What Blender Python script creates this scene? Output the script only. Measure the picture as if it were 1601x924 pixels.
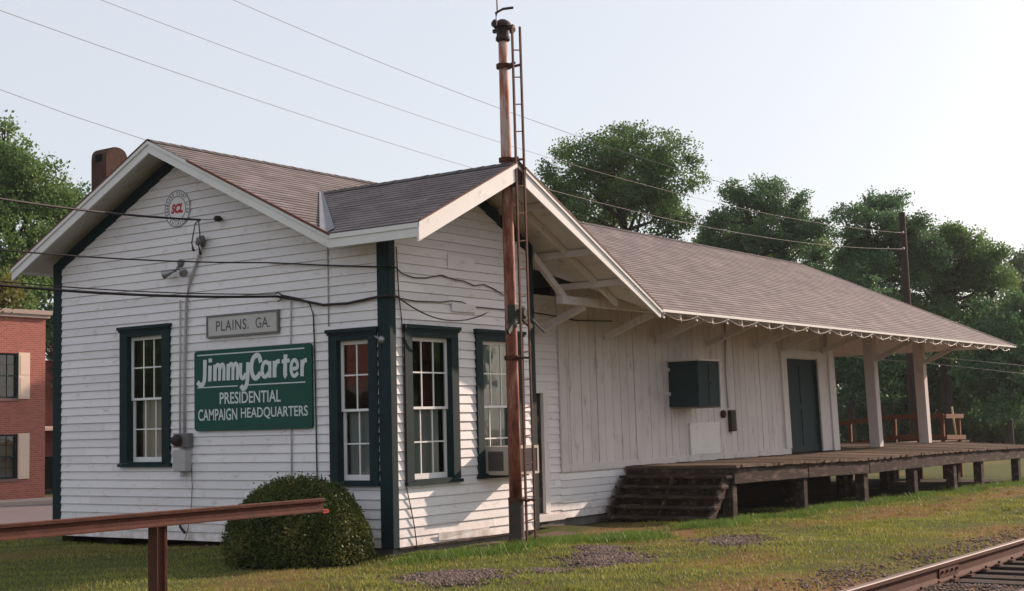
import bpy, math, random
import numpy as np
from mathutils import Vector, Matrix
random.seed(7); rng = np.random.default_rng(11)
R = math.radians
for o in list(bpy.data.objects): bpy.data.objects.remove(o)
sc = bpy.context.scene
col = sc.collection

# ------------------------------------------------------------------ camera
CAM = Vector((-14.235, -12.101, 1.7))
YAW, PITCH, ROLL, FPX = 0.6163, 0.0914, -0.0257, 2181.6
F = Vector((math.cos(YAW)*math.cos(PITCH), math.sin(YAW)*math.cos(PITCH), math.sin(PITCH)))
R0 = Vector((math.sin(YAW), -math.cos(YAW), 0)); U0 = R0.cross(F)
RR = R0*math.cos(ROLL) + U0*math.sin(ROLL); UU = -R0*math.sin(ROLL) + U0*math.cos(ROLL)
cd = bpy.data.cameras.new('camera'); cam = bpy.data.objects.new('camera', cd); col.objects.link(cam)
m = Matrix((RR, UU, -F)).transposed().to_4x4(); m.translation = CAM
cam.matrix_world = m
cd.sensor_width = 36; cd.lens = FPX/1601*36; cd.clip_start = .1; cd.clip_end = 3000
sc.camera = cam

# ------------------------------------------------------------------ light
SUN = Vector((3.3, -1.0, 1.55)).normalized()
elev = math.asin(SUN.z); azim = math.atan2(SUN.y, SUN.x)
w = bpy.data.worlds.new('World'); sc.world = w; w.use_nodes = True
nt = w.node_tree; bg = nt.nodes['Background']
sky = nt.nodes.new('ShaderNodeTexSky'); sky.sky_type = 'NISHITA'; sky.sun_disc = False
sky.sun_elevation = elev; sky.sun_rotation = math.pi/2 - azim
sky.air_density = 1.0; sky.dust_density = 2.6; sky.ozone_density = 1.4
hz_ = nt.nodes.new('ShaderNodeMix'); hz_.data_type = 'RGBA'; hz_.inputs[0].default_value = .74   # thin summer haze veiling the blue
hz_.inputs[7].default_value = (4.42, 4.52, 4.78, 1)
nt.links.new(sky.outputs[0], hz_.inputs[6]); nt.links.new(hz_.outputs[2], bg.inputs[0]); bg.inputs[1].default_value = 0.13
sd = bpy.data.lights.new('sun', 'SUN'); sd.energy = 5.0; sd.angle = R(.55); sd.color = (1, .77, .62)
so = bpy.data.objects.new('sun', sd); col.objects.link(so)
so.rotation_euler = SUN.to_track_quat('Z', 'Y').to_euler(); so.location = (20, -10, 20)
sc.view_settings.view_transform = 'Standard'; sc.view_settings.look = 'None'
sc.view_settings.gamma = 1; sc.view_settings.exposure = 0.50
sc.cycles.max_bounces = 6; sc.cycles.transparent_max_bounces = 12

# ------------------------------------------------------------------ helpers
def tag(o, label=None, cat=None, group=None, kind=None):
    if label: o['label'] = label
    if cat: o['category'] = cat
    if group: o['group'] = group
    if kind: o['kind'] = kind
    return o
def empty(name, label, cat, loc=(0, 0, 0), group=None):
    o = bpy.data.objects.new(name, None); col.objects.link(o); o.location = loc
    o.empty_display_size = .2
    return tag(o, label, cat, group)
def link(name, me, mat, parent=None):
    o = bpy.data.objects.new(name, me); col.objects.link(o)
    if mat:
        for mm in (mat if isinstance(mat, (list, tuple)) else [mat]): me.materials.append(mm)
    if parent:
        o.parent = parent
        p = parent; off = Vector(p.location)
        while p.parent: p = p.parent; off += Vector(p.location)
        o.location = -off if parent.parent is None else Vector((0, 0, 0))
    return o
class MB:
    """collects faces in world coordinates"""
    def __init__(s): s.v = []; s.f = []; s.uv = []; s.mi = []; s.hasuv = False
    def face(s, pts, uv=None, mi=0):
        i = len(s.v); s.v += [tuple(p) for p in pts]; s.f.append(tuple(range(i, i+len(pts))))
        if uv: s.hasuv = True
        s.uv.append(uv or [(0, 0)]*len(pts)); s.mi.append(mi)
    def hull8(s, c, mi=0):   # c: 8 corners, bottom 4 ccw then top 4
        i = len(s.v); s.v += [tuple(p) for p in c]
        for f in ((3, 2, 1, 0), (4, 5, 6, 7), (0, 1, 5, 4), (1, 2, 6, 5), (2, 3, 7, 6), (3, 0, 4, 7)):
            s.f.append(tuple(i+k for k in f)); s.uv.append([(0, 0)]*4); s.mi.append(mi)
    def box(s, x0, x1, y0, y1, z0, z1, mi=0):
        s.hull8([(x0, y0, z0), (x1, y0, z0), (x1, y1, z0), (x0, y1, z0), (x0, y0, z1), (x1, y0, z1), (x1, y1, z1), (x0, y1, z1)], mi)
    def beam(s, a, b, w, h, up=(0, 0, 1), mi=0):
        a = Vector(a); b = Vector(b); d = (b-a).normalized(); up = Vector(up)
        if abs(d.dot(up)) > .99: up = Vector((1, 0, 0))
        r = d.cross(up).normalized(); u = r.cross(d)
        c = []
        for p in (a, b):
            c += [p - r*w/2 - u*h/2, p + r*w/2 - u*h/2, p + r*w/2 + u*h/2, p - r*w/2 + u*h/2]
        s.hull8(c, mi)
    def tube(s, pts, rad, n=8, mi=0, cap=True):
        pts = [Vector(p) for p in pts]
        if not hasattr(rad, '__len__'): rad = [rad]*len(pts)
        base = len(s.v)
        for i, p in enumerate(pts):
            d = (pts[min(i+1, len(pts)-1)] - pts[max(i-1, 0)]).normalized()
            up = Vector((0, 0, 1)) if abs(d.z) < .95 else Vector((1, 0, 0))
            r = d.cross(up).normalized(); u = r.cross(d)
            for k in range(n):
                a = 2*math.pi*k/n
                s.v.append(tuple(p + (r*math.cos(a)+u*math.sin(a))*rad[i]))
        for i in range(len(pts)-1):
            for k in range(n):
                a0 = base+i*n+k; a1 = base+i*n+(k+1) % n
                s.f.append((a0, a1, a1+n, a0+n)); s.uv.append([(0, 0)]*4); s.mi.append(mi)
        if cap:
            s.f.append(tuple(base+k for k in reversed(range(n)))); s.uv.append([(0, 0)]*n); s.mi.append(mi)
            s.f.append(tuple(base+(len(pts)-1)*n+k for k in range(n))); s.uv.append([(0, 0)]*n); s.mi.append(mi)
    def lathe(s, c, prof, n=16, axis='Z', mi=0):
        c = Vector(c); base = len(s.v)
        for (r, h) in prof:
            for k in range(n):
                a = 2*math.pi*k/n; q = (r*math.cos(a), r*math.sin(a), h)
                if axis == 'X': q = (h, q[0], q[1])
                if axis == 'Y': q = (q[0], h, q[1])
                s.v.append(tuple(c+Vector(q)))
        for i in range(len(prof)-1):
            for k in range(n):
                a0 = base+i*n+k; a1 = base+i*n+(k+1) % n
                s.f.append((a0, a1, a1+n, a0+n)); s.uv.append([(0, 0)]*4); s.mi.append(mi)
    def build(s, name, mat, parent=None, smooth=False, lean=False, bevel=0):
        if lean: s.v = [leanf(v) for v in s.v]
        me = bpy.data.meshes.new(name); me.from_pydata(s.v, [], s.f)
        if s.hasuv:
            l = me.uv_layers.new(name='UVMap'); fl = [c for f in s.uv for c in f]
            l.data.foreach_set('uv', np.array(fl, dtype=np.float32).ravel())
        if isinstance(mat, (list, tuple)): me.polygons.foreach_set('material_index', s.mi)
        if smooth: me.polygons.foreach_set('use_smooth', [True]*len(me.polygons))
        me.update()
        o = link(name, me, mat, parent)
        if bevel:
            b = o.modifiers.new('bevel', 'BEVEL'); b.width = bevel; b.segments = 2; b.limit_method = 'ANGLE'
        return o
def leanf(v):
    x, y, z = v
    if x > 5 and z > .9: x -= .0055*min(x-5, 13+.1*(x-18) if x > 18 else 99)*(z-.9)
    return (x, y, z)
def gz(x, y):      # ground height
    s = lambda a, b, t: (lambda q: q*q*(3-2*q))(min(1, max(0, (t-a)/(b-a))))
    g = -.0105*min(max(x, 0), 25) - .55*s(9, 24, y)*(1-s(25, 60, x))
    if y < -5.0: g -= .13*s(5.6, 6.7, -y)
    return g

# ------------------------------------------------------------------ materials
def mat(name, color, rough=.7, spec=.3, metal=0, var=None, vscale=3, bump=0, bscale=40, stretch=None, dirt=None, dscale=1.2, damt=.5, dlo=.45, dhi=.75, island=0, splash=None):
    """procedural: base colour, fine variation, stains of a second colour, bump"""
    m = bpy.data.materials.new(name); m.use_nodes = True; t = m.node_tree; N = t.nodes; L = t.links
    b = N['Principled BSDF']; b.inputs['Roughness'].default_value = rough; b.inputs['Metallic'].default_value = metal
    b.inputs['Specular IOR Level'].default_value = spec
    tc = N.new('ShaderNodeTexCoord'); mp = N.new('ShaderNodeMapping'); L.new(tc.outputs['Object'], mp.inputs[0])
    if stretch: mp.inputs['Scale'].default_value = stretch
    cur = N.new('ShaderNodeRGB'); cur.outputs[0].default_value = (*color, 1); cur = cur.outputs[0]
    if var:
        n = N.new('ShaderNodeTexNoise'); n.inputs['Scale'].default_value = vscale; n.inputs['Detail'].default_value = 6; L.new(mp.outputs[0], n.inputs[0])
        x = N.new('ShaderNodeMix'); x.data_type = 'RGBA'; L.new(n.outputs[0], x.inputs[0]); L.new(cur, x.inputs[6]); x.inputs[7].default_value = (*var, 1); cur = x.outputs[2]
    if dirt:
        n = N.new('ShaderNodeTexNoise'); n.inputs['Scale'].default_value = dscale; n.inputs['Detail'].default_value = 9; n.inputs['Roughness'].default_value = .68; L.new(mp.outputs[0], n.inputs[0])
        r = N.new('ShaderNodeMapRange'); r.inputs[1].default_value = dlo; r.inputs[2].default_value = dhi; r.inputs[4].default_value = damt; L.new(n.outputs[0], r.inputs[0])
        x = N.new('ShaderNodeMix'); x.data_type = 'RGBA'; L.new(r.outputs[0], x.inputs[0]); L.new(cur, x.inputs[6]); x.inputs[7].default_value = (*dirt, 1); cur = x.outputs[2]
    if splash:      # soil splashed up the foot of the wall
        sx = N.new('ShaderNodeSeparateXYZ'); L.new(tc.outputs['Object'], sx.inputs[0])
        n = N.new('ShaderNodeTexNoise'); n.inputs['Scale'].default_value = 6; n.inputs['Detail'].default_value = 8; L.new(tc.outputs['Object'], n.inputs[0])
        q1 = N.new('ShaderNodeMapRange'); q1.inputs[1].default_value = .42; q1.inputs[2].default_value = .12; L.new(sx.outputs[2], q1.inputs[0])
        q2 = N.new('ShaderNodeMapRange'); q2.inputs[1].default_value = .35; q2.inputs[2].default_value = .75; L.new(n.outputs[0], q2.inputs[0])
        q3 = N.new('ShaderNodeMath'); q3.operation = 'MULTIPLY'; L.new(q1.outputs[0], q3.inputs[0]); L.new(q2.outputs[0], q3.inputs[1])
        x = N.new('ShaderNodeMix'); x.data_type = 'RGBA'; L.new(q3.outputs[0], x.inputs[0]); L.new(cur, x.inputs[6]); x.inputs[7].default_value = (*splash, 1); cur = x.outputs[2]
    if island:
        g = N.new('ShaderNodeNewGeometry'); r = N.new('ShaderNodeMapRange'); r.inputs[3].default_value = 1-island; r.inputs[4].default_value = 1+island
        L.new(g.outputs['Random Per Island'], r.inputs[0])
        x = N.new('ShaderNodeVectorMath'); x.operation = 'SCALE'; L.new(cur, x.inputs[0]); L.new(r.outputs[0], x.inputs['Scale']); cur = x.outputs[0]
    L.new(cur, b.inputs['Base Color'])
    if bump:
        n = N.new('ShaderNodeTexNoise'); n.inputs['Scale'].default_value = bscale; n.inputs['Detail'].default_value = 5; L.new(mp.outputs[0], n.inputs[0])
        bu = N.new('ShaderNodeBump'); bu.inputs['Strength'].default_value = bump; bu.inputs['Distance'].default_value = .01
        L.new(n.outputs[0], bu.inputs['Height']); L.new(bu.outputs[0], b.inputs['Normal'])
    return m
M = {}
M['white'] = mat('white_paint', (.80, .775, .775), .55, .3, var=(.70, .67, .68), vscale=1.3, bump=.3, bscale=60, dirt=(.40, .33, .29), dscale=7, damt=.7, dlo=.56, dhi=.74, stretch=(.6, .6, 1.4), island=.07, splash=(.46, .36, .30))
M['gap'] = mat('grimy_board_gap', (.48, .39, .37), .9, .1, var=(.68, .62, .61), vscale=2.5)
M['groove'] = mat('dark_board_groove', (.12, .08, .07), .9, .1)
M['trimwhite'] = mat('white_trim_paint', (.76, .75, .74), .5, .3, var=(.62, .60, .58), vscale=2, bump=.2, dirt=(.34, .28, .25), dscale=7, damt=.6, dlo=.58, dhi=.75)
M['old_white'] = mat('peeling_white_paint', (.70, .655, .64), .65, .2, var=(.58, .53, .52), vscale=3, bump=.4, dirt=(.28, .20, .15), dscale=5, damt=.6, dlo=.55, dhi=.72, stretch=(1, 1, .4), island=.05)
M['sash'] = mat('sash_white_paint', (.80, .79, .77), .45, .35, var=(.70, .68, .66), vscale=6)
M['green'] = mat('dark_green_paint', (.006, .018, .024), .7, .18, var=(.011, .032, .034), vscale=3, bump=.15, dirt=(.04, .055, .045), dscale=9, damt=.5, dlo=.62, dhi=.8)
M['doorgreen'] = mat('faded_teal_door_paint', (.026, .050, .056), .75, .15, var=(.018, .038, .042), vscale=2.5, dirt=(.07, .08, .08), dscale=6, damt=.5, dlo=.58)
M['signgreen'] = mat('sign_green_paint', (.010, .068, .052), .6, .2, var=(.014, .082, .060), vscale=2)
M['signwhite'] = mat('sign_lettering_paint', (.66, .70, .70), .5, .3, var=(.55, .6, .6), vscale=8)
M['boardwhite'] = mat('name_board_paint', (.56, .54, .52), .6, .2, var=(.45, .43, .41), vscale=4)
M['lettergrey'] = mat('grey_letter_paint', (.10, .09, .10), .6, .2)
M['red'] = mat('red_emblem_paint', (.42, .02, .025), .5, .3)
M['bluegrey'] = mat('emblem_blue_paint', (.06, .065, .10), .5, .3)
M['rust'] = mat('rusty_steel', (.062, .022, .014), .8, .2, var=(.115, .040, .025), vscale=9, bump=.5, bscale=50, dirt=(.035, .018, .014), dscale=6, damt=.8)
M['rustdark'] = mat('dark_rusty_iron', (.060, .022, .016), .8, .2, var=(.11, .04, .025), vscale=12, bump=.4)
M['iron'] = mat('weathered_dark_iron', (.022, .018, .018), .7, .3, var=(.05, .03, .025), vscale=15)
M['cable'] = mat('cable_rubber', (.015, .013, .013), .6, .3, var=(.03, .022, .02), vscale=5)
M['wire'] = mat('aged_wire', (.30, .26, .25), .6, .3, var=(.2, .17, .17), vscale=5)
M['concrete'] = mat('concrete', (.20, .18, .165), .9, .2, var=(.13, .12, .11), vscale=3, bump=.5, dirt=(.06, .05, .045), dscale=3, damt=.7)
M['timber'] = mat('dark_weathered_timber', (.062, .045, .036), .9, .1, var=(.030, .021, .018), vscale=3, bump=.8, bscale=18, dirt=(.26, .19, .17), dscale=6, damt=.7, dlo=.50, dhi=.75, stretch=(.35, 1, 1.3), island=.18)
M['deck'] = mat('worn_plank_deck', (.17, .115, .082), .9, .1, var=(.09, .062, .048), vscale=3, bump=.7, bscale=20, dirt=(.045, .038, .022), dscale=2.2, damt=.75, stretch=(1, .5, 1), island=.2)
M['stain'] = mat('brown_stained_lumber', (.17, .062, .026), .7, .2, var=(.11, .042, .02), vscale=4, bump=.3, island=.1)
M['mortar'] = mat('grey_mortar', (.25, .22, .2), .9, .1)
M['meter'] = mat('grey_metal_box', (.19, .18, .18), .5, .4, metal=.3, var=(.12, .12, .12), vscale=8)
M['conduit'] = mat('painted_conduit', (.48, .46, .46), .55, .3, var=(.35, .33, .33), vscale=6)
M['acbeige'] = mat('beige_enamel', (.52, .46, .40), .45, .35, var=(.42, .37, .33), vscale=4)
M['acgrille'] = mat('dull_brown_grille', (.13, .105, .098), .6, .3, var=(.09, .075, .07), vscale=12)
M['lamp'] = mat('lamp_metal', (.3, .3, .31), .35, .5, metal=.6)
M['shade_soil'] = mat('shade_dark_soil', (.03, .022, .017), .95, .1, bump=.5)  # near-black ground tone with the under-deck shade painted in
M['curtain'] = mat('white_curtain', (.44, .47, .46), .9, .1, var=(.32, .37, .36), vscale=3)
M['shutter'] = mat('cream_shutter_paint', (.74, .58, .46), .6, .2, var=(.66, .50, .40), vscale=3)
M['cream'] = mat('cream_blind', (.80, .70, .60), .9, .1, var=(.72, .62, .52), vscale=3)
M['dark'] = mat('dark_room', (.012, .012, .012), .9, .1)
M['stucco'] = mat('sooty_brown_stucco', (.095, .058, .046), .95, .1, var=(.075, .042, .034), vscale=5, bump=.9, bscale=25, dirt=(.018, .013, .012), dscale=4, damt=.7)
M['flash'] = mat('valley_flashing', (.20, .20, .23), .55, .4, metal=.3, var=(.13, .13, .15), vscale=5)
M['driprust'] = mat('rusty_drip_edge', (.10, .035, .028), .75, .2, var=(.16, .07, .05), vscale=14)
M['pole'] = mat('creosoted_pole', (.028, .018, .014), .9, .1, var=(.05, .035, .028), vscale=6, bump=.4, stretch=(3, 3, .3))
M['bark'] = mat('tree_bark', (.065, .050, .040), .95, .1, var=(.035, .028, .022), vscale=6, bump=.7, stretch=(2, 2, .4))
M['tie'] = mat('railway_tie_timber', (.036, .027, .024), .95, .1, var=(.06, .045, .038), vscale=6, bump=.7, bscale=14, island=.3)
M['railtop'] = mat('worn_rail_head', (.20, .15, .14), .62, .2, metal=.0, var=(.12, .075, .06), vscale=4)
M['stone'] = mat('ballast_stone', (.20, .145, .125), .9, .2, var=(.085, .060, .052), vscale=30, bump=.4, island=.45)
M['asphalt'] = mat('street_asphalt', (.16, .13, .135), .9, .2, var=(.12, .10, .105), vscale=.6, bump=.3, dirt=(.09, .075, .075), dscale=.9, damt=.5)
M['sidewalk'] = mat('sidewalk_concrete', (.42, .33, .28), .9, .2, var=(.34, .27, .23), vscale=.9, bump=.2)

# mast: rusty low down, chalky pale paint left higher up
mm = bpy.data.materials.new('mast_rust_and_paint'); mm.use_nodes = True; t = mm.node_tree; N = t.nodes; L = t.links; b = N['Principled BSDF']; b.inputs['Roughness'].default_value = .75
tc = N.new('ShaderNodeTexCoord'); mp = N.new('ShaderNodeMapping'); mp.inputs['Scale'].default_value = (1, 1, .22); L.new(tc.outputs['Object'], mp.inputs[0])
n = N.new('ShaderNodeTexNoise'); n.inputs['Scale'].default_value = 9; n.inputs['Detail'].default_value = 10; n.inputs['Roughness'].default_value = .72; L.new(mp.outputs[0], n.inputs[0])
sp = N.new('ShaderNodeSeparateXYZ'); L.new(tc.outputs['Object'], sp.inputs[0])
mr = N.new('ShaderNodeMapRange'); mr.inputs[1].default_value = 3.2; mr.inputs[2].default_value = 6.0; mr.inputs[3].default_value = 0.0; mr.inputs[4].default_value = .13; L.new(sp.outputs[2], mr.inputs[0])
ad = N.new('ShaderNodeMath'); ad.operation = 'ADD'; L.new(n.outputs[0], ad.inputs[0]); L.new(mr.outputs[0], ad.inputs[1])
cr = N.new('ShaderNodeValToRGB'); cr.color_ramp.elements[0].position = .30; cr.color_ramp.elements[0].color = (.045, .014, .010, 1)
cr.color_ramp.elements[1].position = .80; cr.color_ramp.elements[1].color = (.50, .40, .36, 1)
for p_, c_ in ((.42, (.13, .036, .022, 1)), (.50, (.25, .075, .045, 1)), (.58, (.32, .13, .09, 1)), (.66, (.46, .33, .28, 1))):
    e = cr.color_ramp.elements.new(p_); e.color = c_
L.new(ad.outputs[0], cr.inputs[0]); L.new(cr.outputs[0], b.inputs['Base Color'])
bu = N.new('ShaderNodeBump'); bu.inputs['Strength'].default_value = .5; bu.inputs['Distance'].default_value = .01; L.new(n.outputs[0], bu.inputs['Height']); L.new(bu.outputs[0], b.inputs['Normal'])
M['mast'] = mm

def brick_mat(name, c1, c2, mortar, sx, row, coord='UV', bump=.4, rough=.85, msize=.012, dirt=None, squash=1):
    m = bpy.data.materials.new(name); m.use_nodes = True; t = m.node_tree; N = t.nodes; L = t.links; b = N['Principled BSDF']; b.inputs['Roughness'].default_value = rough; b.inputs['Specular IOR Level'].default_value = .2
    tc = N.new('ShaderNodeTexCoord'); br = N.new('ShaderNodeTexBrick'); L.new(tc.outputs[coord], br.inputs[0])
    br.inputs['Scale'].default_value = 1; br.inputs['Brick Width'].default_value = sx; br.inputs['Row Height'].default_value = row; br.inputs['Mortar Size'].default_value = msize
    br.inputs['Color1'].default_value = (*c1, 1); br.inputs['Color2'].default_value = (*c2, 1); br.inputs['Mortar'].default_value = (*mortar, 1)
    cur = br.outputs[0]
    n = N.new('ShaderNodeTexNoise'); n.inputs['Scale'].default_value = 1.1; n.inputs['Detail'].default_value = 10; n.inputs['Roughness'].default_value = .74; L.new(tc.outputs['Object'], n.inputs[0])
    if dirt:
        r = N.new('ShaderNodeMapRange'); r.inputs[1].default_value = .42; r.inputs[2].default_value = .72; r.inputs[4].default_value = .7; L.new(n.outputs[0], r.inputs[0])
        x = N.new('ShaderNodeMix'); x.data_type = 'RGBA'; L.new(r.outputs[0], x.inputs[0]); L.new(cur, x.inputs[6]); x.inputs[7].default_value = (*dirt, 1); cur = x.outputs[2]
    n2 = N.new('ShaderNodeTexNoise'); n2.inputs['Scale'].default_value = 90; n2.inputs['Detail'].default_value = 3; L.new(tc.outputs['Object'], n2.inputs[0])
    r = N.new('ShaderNodeMapRange'); r.inputs[3].default_value = .7; r.inputs[4].default_value = 1.3; L.new(n2.outputs[0], r.inputs[0])
    x = N.new('ShaderNodeVectorMath'); x.operation = 'SCALE'; L.new(cur, x.inputs[0]); L.new(r.outputs[0], x.inputs['Scale']); L.new(x.outputs[0], b.inputs['Base Color'])
    bu = N.new('ShaderNodeBump'); bu.inputs['Strength'].default_value = bump; bu.inputs['Distance'].default_value = .01; bu.invert = True
    L.new(br.outputs['Fac'], bu.inputs['Height']); L.new(bu.outputs[0], b.inputs['Normal'])
    return m
M['shingle'] = brick_mat('asphalt_shingles', (.225, .188, .182), (.140, .120, .122), (.095, .08, .08), .31, .145, msize=.005, dirt=(.085, .072, .074), bump=.35)
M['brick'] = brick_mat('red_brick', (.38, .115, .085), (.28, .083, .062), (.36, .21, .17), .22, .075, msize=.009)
M['brick2'] = brick_mat('dark_red_brick', (.22, .055, .045), (.18, .045, .04), (.2, .12, .1), .22, .075, msize=.009)  # darker red brick for the store behind and the window sills

def glass_mat():
    m = bpy.data.materials.new('window_glass'); m.use_nodes = True; t = m.node_tree; N = t.nodes; L = t.links
    N.remove(N['Principled BSDF']); out = N['Material Output']
    g = N.new('ShaderNodeBsdfGlossy'); g.inputs['Roughness'].default_value = .02; g.inputs['Color'].default_value = (.9, .9, .9, 1)
    tr = N.new('ShaderNodeBsdfTransparent'); tr.inputs[0].default_value = (.82, .86, .84, 1)
    fr = N.new('ShaderNodeFresnel'); fr.inputs['IOR'].default_value = 1.55
    mr = N.new('ShaderNodeMapRange'); mr.inputs[3].default_value = .06; mr.inputs[4].default_value = 1; L.new(fr.outputs[0], mr.inputs[0])
    tc = N.new('ShaderNodeTexCoord'); n = N.new('ShaderNodeTexNoise'); n.inputs['Scale'].default_value = 2.5; L.new(tc.outputs['Object'], n.inputs[0])
    bu = N.new('ShaderNodeBump'); bu.inputs['Strength'].default_value = .12; bu.inputs['Distance'].default_value = .02; L.new(n.outputs[0], bu.inputs['Height']); L.new(bu.outputs[0], g.inputs['Normal'])
    x = N.new('ShaderNodeMixShader'); L.new(mr.outputs[0], x.inputs[0]); L.new(tr.outputs[0], x.inputs[1]); L.new(g.outputs[0], x.inputs[2]); L.new(x.outputs[0], out.inputs[0])
    return m
M['glass'] = glass_mat()

def leaf_mat(name, dark, light, trans=.42, pale=None, patch=.35):
    m = bpy.data.materials.new(name); m.use_nodes = True; t = m.node_tree; N = t.nodes; L = t.links
    b = N['Principled BSDF']; b.inputs['Roughness'].default_value = .55; b.inputs['Specular IOR Level'].default_value = .25
    g = N.new('ShaderNodeNewGeometry'); tc = N.new('ShaderNodeTexCoord')
    n = N.new('ShaderNodeTexNoise'); n.inputs['Scale'].default_value = patch; n.inputs['Detail'].default_value = 3; L.new(tc.outputs['Object'], n.inputs[0])
    ad = N.new('ShaderNodeMath'); ad.operation = 'MULTIPLY_ADD'; ad.inputs[1].default_value = .55; L.new(g.outputs['Random Per Island'], ad.inputs[0]); 
    sb = N.new('ShaderNodeMath'); sb.operation = 'MULTIPLY_ADD'; sb.inputs[1].default_value = 1.6; sb.inputs[2].default_value = -.58; L.new(n.outputs[0], sb.inputs[0]); L.new(sb.outputs[0], ad.inputs[2])
    cr = N.new('ShaderNodeValToRGB'); cr.color_ramp.elements[0].color = (*dark, 1); cr.color_ramp.elements[1].color = (*light, 1)
    if pale:
        e = cr.color_ramp.elements.new(.8); e.color = (*light, 1); cr.color_ramp.elements[2].color = (*pale, 1)
    L.new(ad.outputs[0], cr.inputs[0]); L.new(cr.outputs[0], b.inputs['Base Color'])
    tl = N.new('ShaderNodeBsdfTranslucent'); L.new(cr.outputs[0], tl.inputs[0])
    x = N.new('ShaderNodeMixShader'); x.inputs[0].default_value = trans; L.new(b.outputs[0], x.inputs[1]); L.new(tl.outputs[0], x.inputs[2]); L.new(x.outputs[0], N['Material Output'].inputs[0])
    return m
M['leaf'] = leaf_mat('oak_leaves', (.050, .115, .036), (.16, .26, .070))
M['leafdark'] = leaf_mat('dark_leaves', (.036, .098, .045), (.115, .215, .080))
M['leafpale'] = leaf_mat('pale_leaves', (.08, .13, .07), (.16, .22, .11))
M['leafyellow'] = leaf_mat('yellow_green_leaves', (.05, .07, .015), (.20, .18, .04))
M['bush'] = leaf_mat('clipped_bush_leaves', (.020, .042, .010), (.10, .115, .022), .25, pale=(.34, .22, .09), patch=2.2)
M['grass'] = leaf_mat('grass_blades', (.14, .17, .034), (.31, .32, .070), .35, pale=(.36, .27, .10), patch=.9)
M['drygrass'] = leaf_mat('dry_grass_blades', (.17, .105, .038), (.34, .22, .085), .3, patch=1.2)
M['weeds'] = leaf_mat('lush_grass', (.07, .13, .02), (.17, .27, .045), .3, patch=1.5)

# ground material: soil, thin grass, dry brown patches
gm = bpy.data.materials.new('patchy_grass_ground'); gm.use_nodes = True; t = gm.node_tree; N = t.nodes; L = t.links; b = N['Principled BSDF']; b.inputs['Roughness'].default_value = .95; b.inputs['Specular IOR Level'].default_value = .1
tc = N.new('ShaderNodeTexCoord')
def noise(s, d=6, r=.6):
    n = N.new('ShaderNodeTexNoise'); n.inputs['Scale'].default_value = s; n.inputs['Detail'].default_value = d; n.inputs['Roughness'].default_value = r; L.new(tc.outputs['Object'], n.inputs[0]); return n.outputs[0]
def mixc(f, a, b_):
    x = N.new('ShaderNodeMix'); x.data_type = 'RGBA'
    L.new(f, x.inputs[0])
    for i, c in ((6, a), (7, b_)):
        if isinstance(c, tuple): x.inputs[i].default_value = (*c, 1)
        else: L.new(c, x.inputs[i])
    return x.outputs[2]
def ramp(f, lo, hi):
    r = N.new('ShaderNodeMapRange'); r.inputs[1].default_value = lo; r.inputs[2].default_value = hi; L.new(f, r.inputs[0]); return r.outputs[0]
c = mixc(ramp(noise(18, 8, .7), .35, .65), (.042, .056, .014), (.10, .112, .028))
at_ = N.new('ShaderNodeAttribute'); at_.attribute_name = 'dry'
ad_ = N.new('ShaderNodeMath'); ad_.operation = 'MULTIPLY_ADD'; ad_.inputs[1].default_value = .9; L.new(noise(5, 6, .7), ad_.inputs[0]); L.new(at_.outputs['Fac'], ad_.inputs[2])
c = mixc(ramp(ad_.outputs[0], .70, 1.05), c, (.20, .115, .050))
c = mixc(ramp(noise(1.6, 7, .7), .56, .70), c, (.085, .052, .034))
c = mixc(ramp(noise(60, 4, .7), .55, .7), c, (.03, .03, .012))
L.new(c, b.inputs['Base Color'])
bu = N.new('ShaderNodeBump'); bu.inputs['Strength'].default_value = .9; bu.inputs['Distance'].default_value = .03; L.new(noise(30, 8, .75), bu.inputs['Height']); L.new(bu.outputs[0], b.inputs['Normal'])
M['ground'] = gm

# ------------------------------------------------------------------ setting: ground, street, track bed
def vn(x, y, s, ph=0):   # cheap smooth noise 0..1
    return .5+.25*np.sin(x*s+ph+1.7*np.sin(y*s*.8+ph))+.25*np.sin(y*s*1.3-ph+1.3*np.sin(x*s*.9))
def dryf(x, y):          # where the lawn has dried out
    d = .75*np.exp(-((y+2.9+.25*np.sin(x*.7))/.55)**2)*np.clip((x-5)/3, 0, 1) + .9*np.exp(-((x-4.4)/1.3)**2-((y+.9)/.75)**2) + .7*np.exp(-((x-1.2)/1.5)**2-((y+4.3)/.6)**2)
    return np.clip(d + .55*np.clip(vn(x, y, .8, 3)*1.6-.75, 0, 1) + .35*np.clip((-y-4.6)/1.2, 0, 1), 0, .8)
def axis(lo, hi, d, far, k=1.5):
    a = list(np.arange(lo, hi+1e-6, d)); s = d
    while a[-1] < far: s *= k; a.append(a[-1]+s)
    s = d
    while a[0] > -far: s *= k; a.insert(0, a[0]-s)
    return a
xs = axis(-15, 30, .3, 900); ys = axis(-14, 12, .3, 900)
V = []; 
def bumpz(x, y):
    return .018*math.sin(1.3*x+.7*y)+.014*math.sin(2.9*x-1.7*y+1)+.008*math.sin(5.1*x+4.3*y)
for y in ys:
    for x in xs:
        near = 1 if (-16 < x < 31 and -15 < y < 13) else 0
        V.append((x, y, gz(x, y) + near*bumpz(x, y)))
nx = len(xs); Fc = [(j*nx+i, j*nx+i+1, (j+1)*nx+i+1, (j+1)*nx+i) for j in range(len(ys)-1) for i in range(nx-1)]
me = bpy.data.meshes.new('ground'); me.from_pydata(V, [], Fc); me.polygons.foreach_set('use_smooth', [True]*len(Fc)); me.update()
da_ = me.attributes.new('dry', 'FLOAT', 'POINT'); VV = np.array(V); da_.data.foreach_set('value', dryf(VV[:, 0], VV[:, 1]).astype(np.float32))
tag(link('ground', me, M['ground']), kind='structure')
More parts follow.
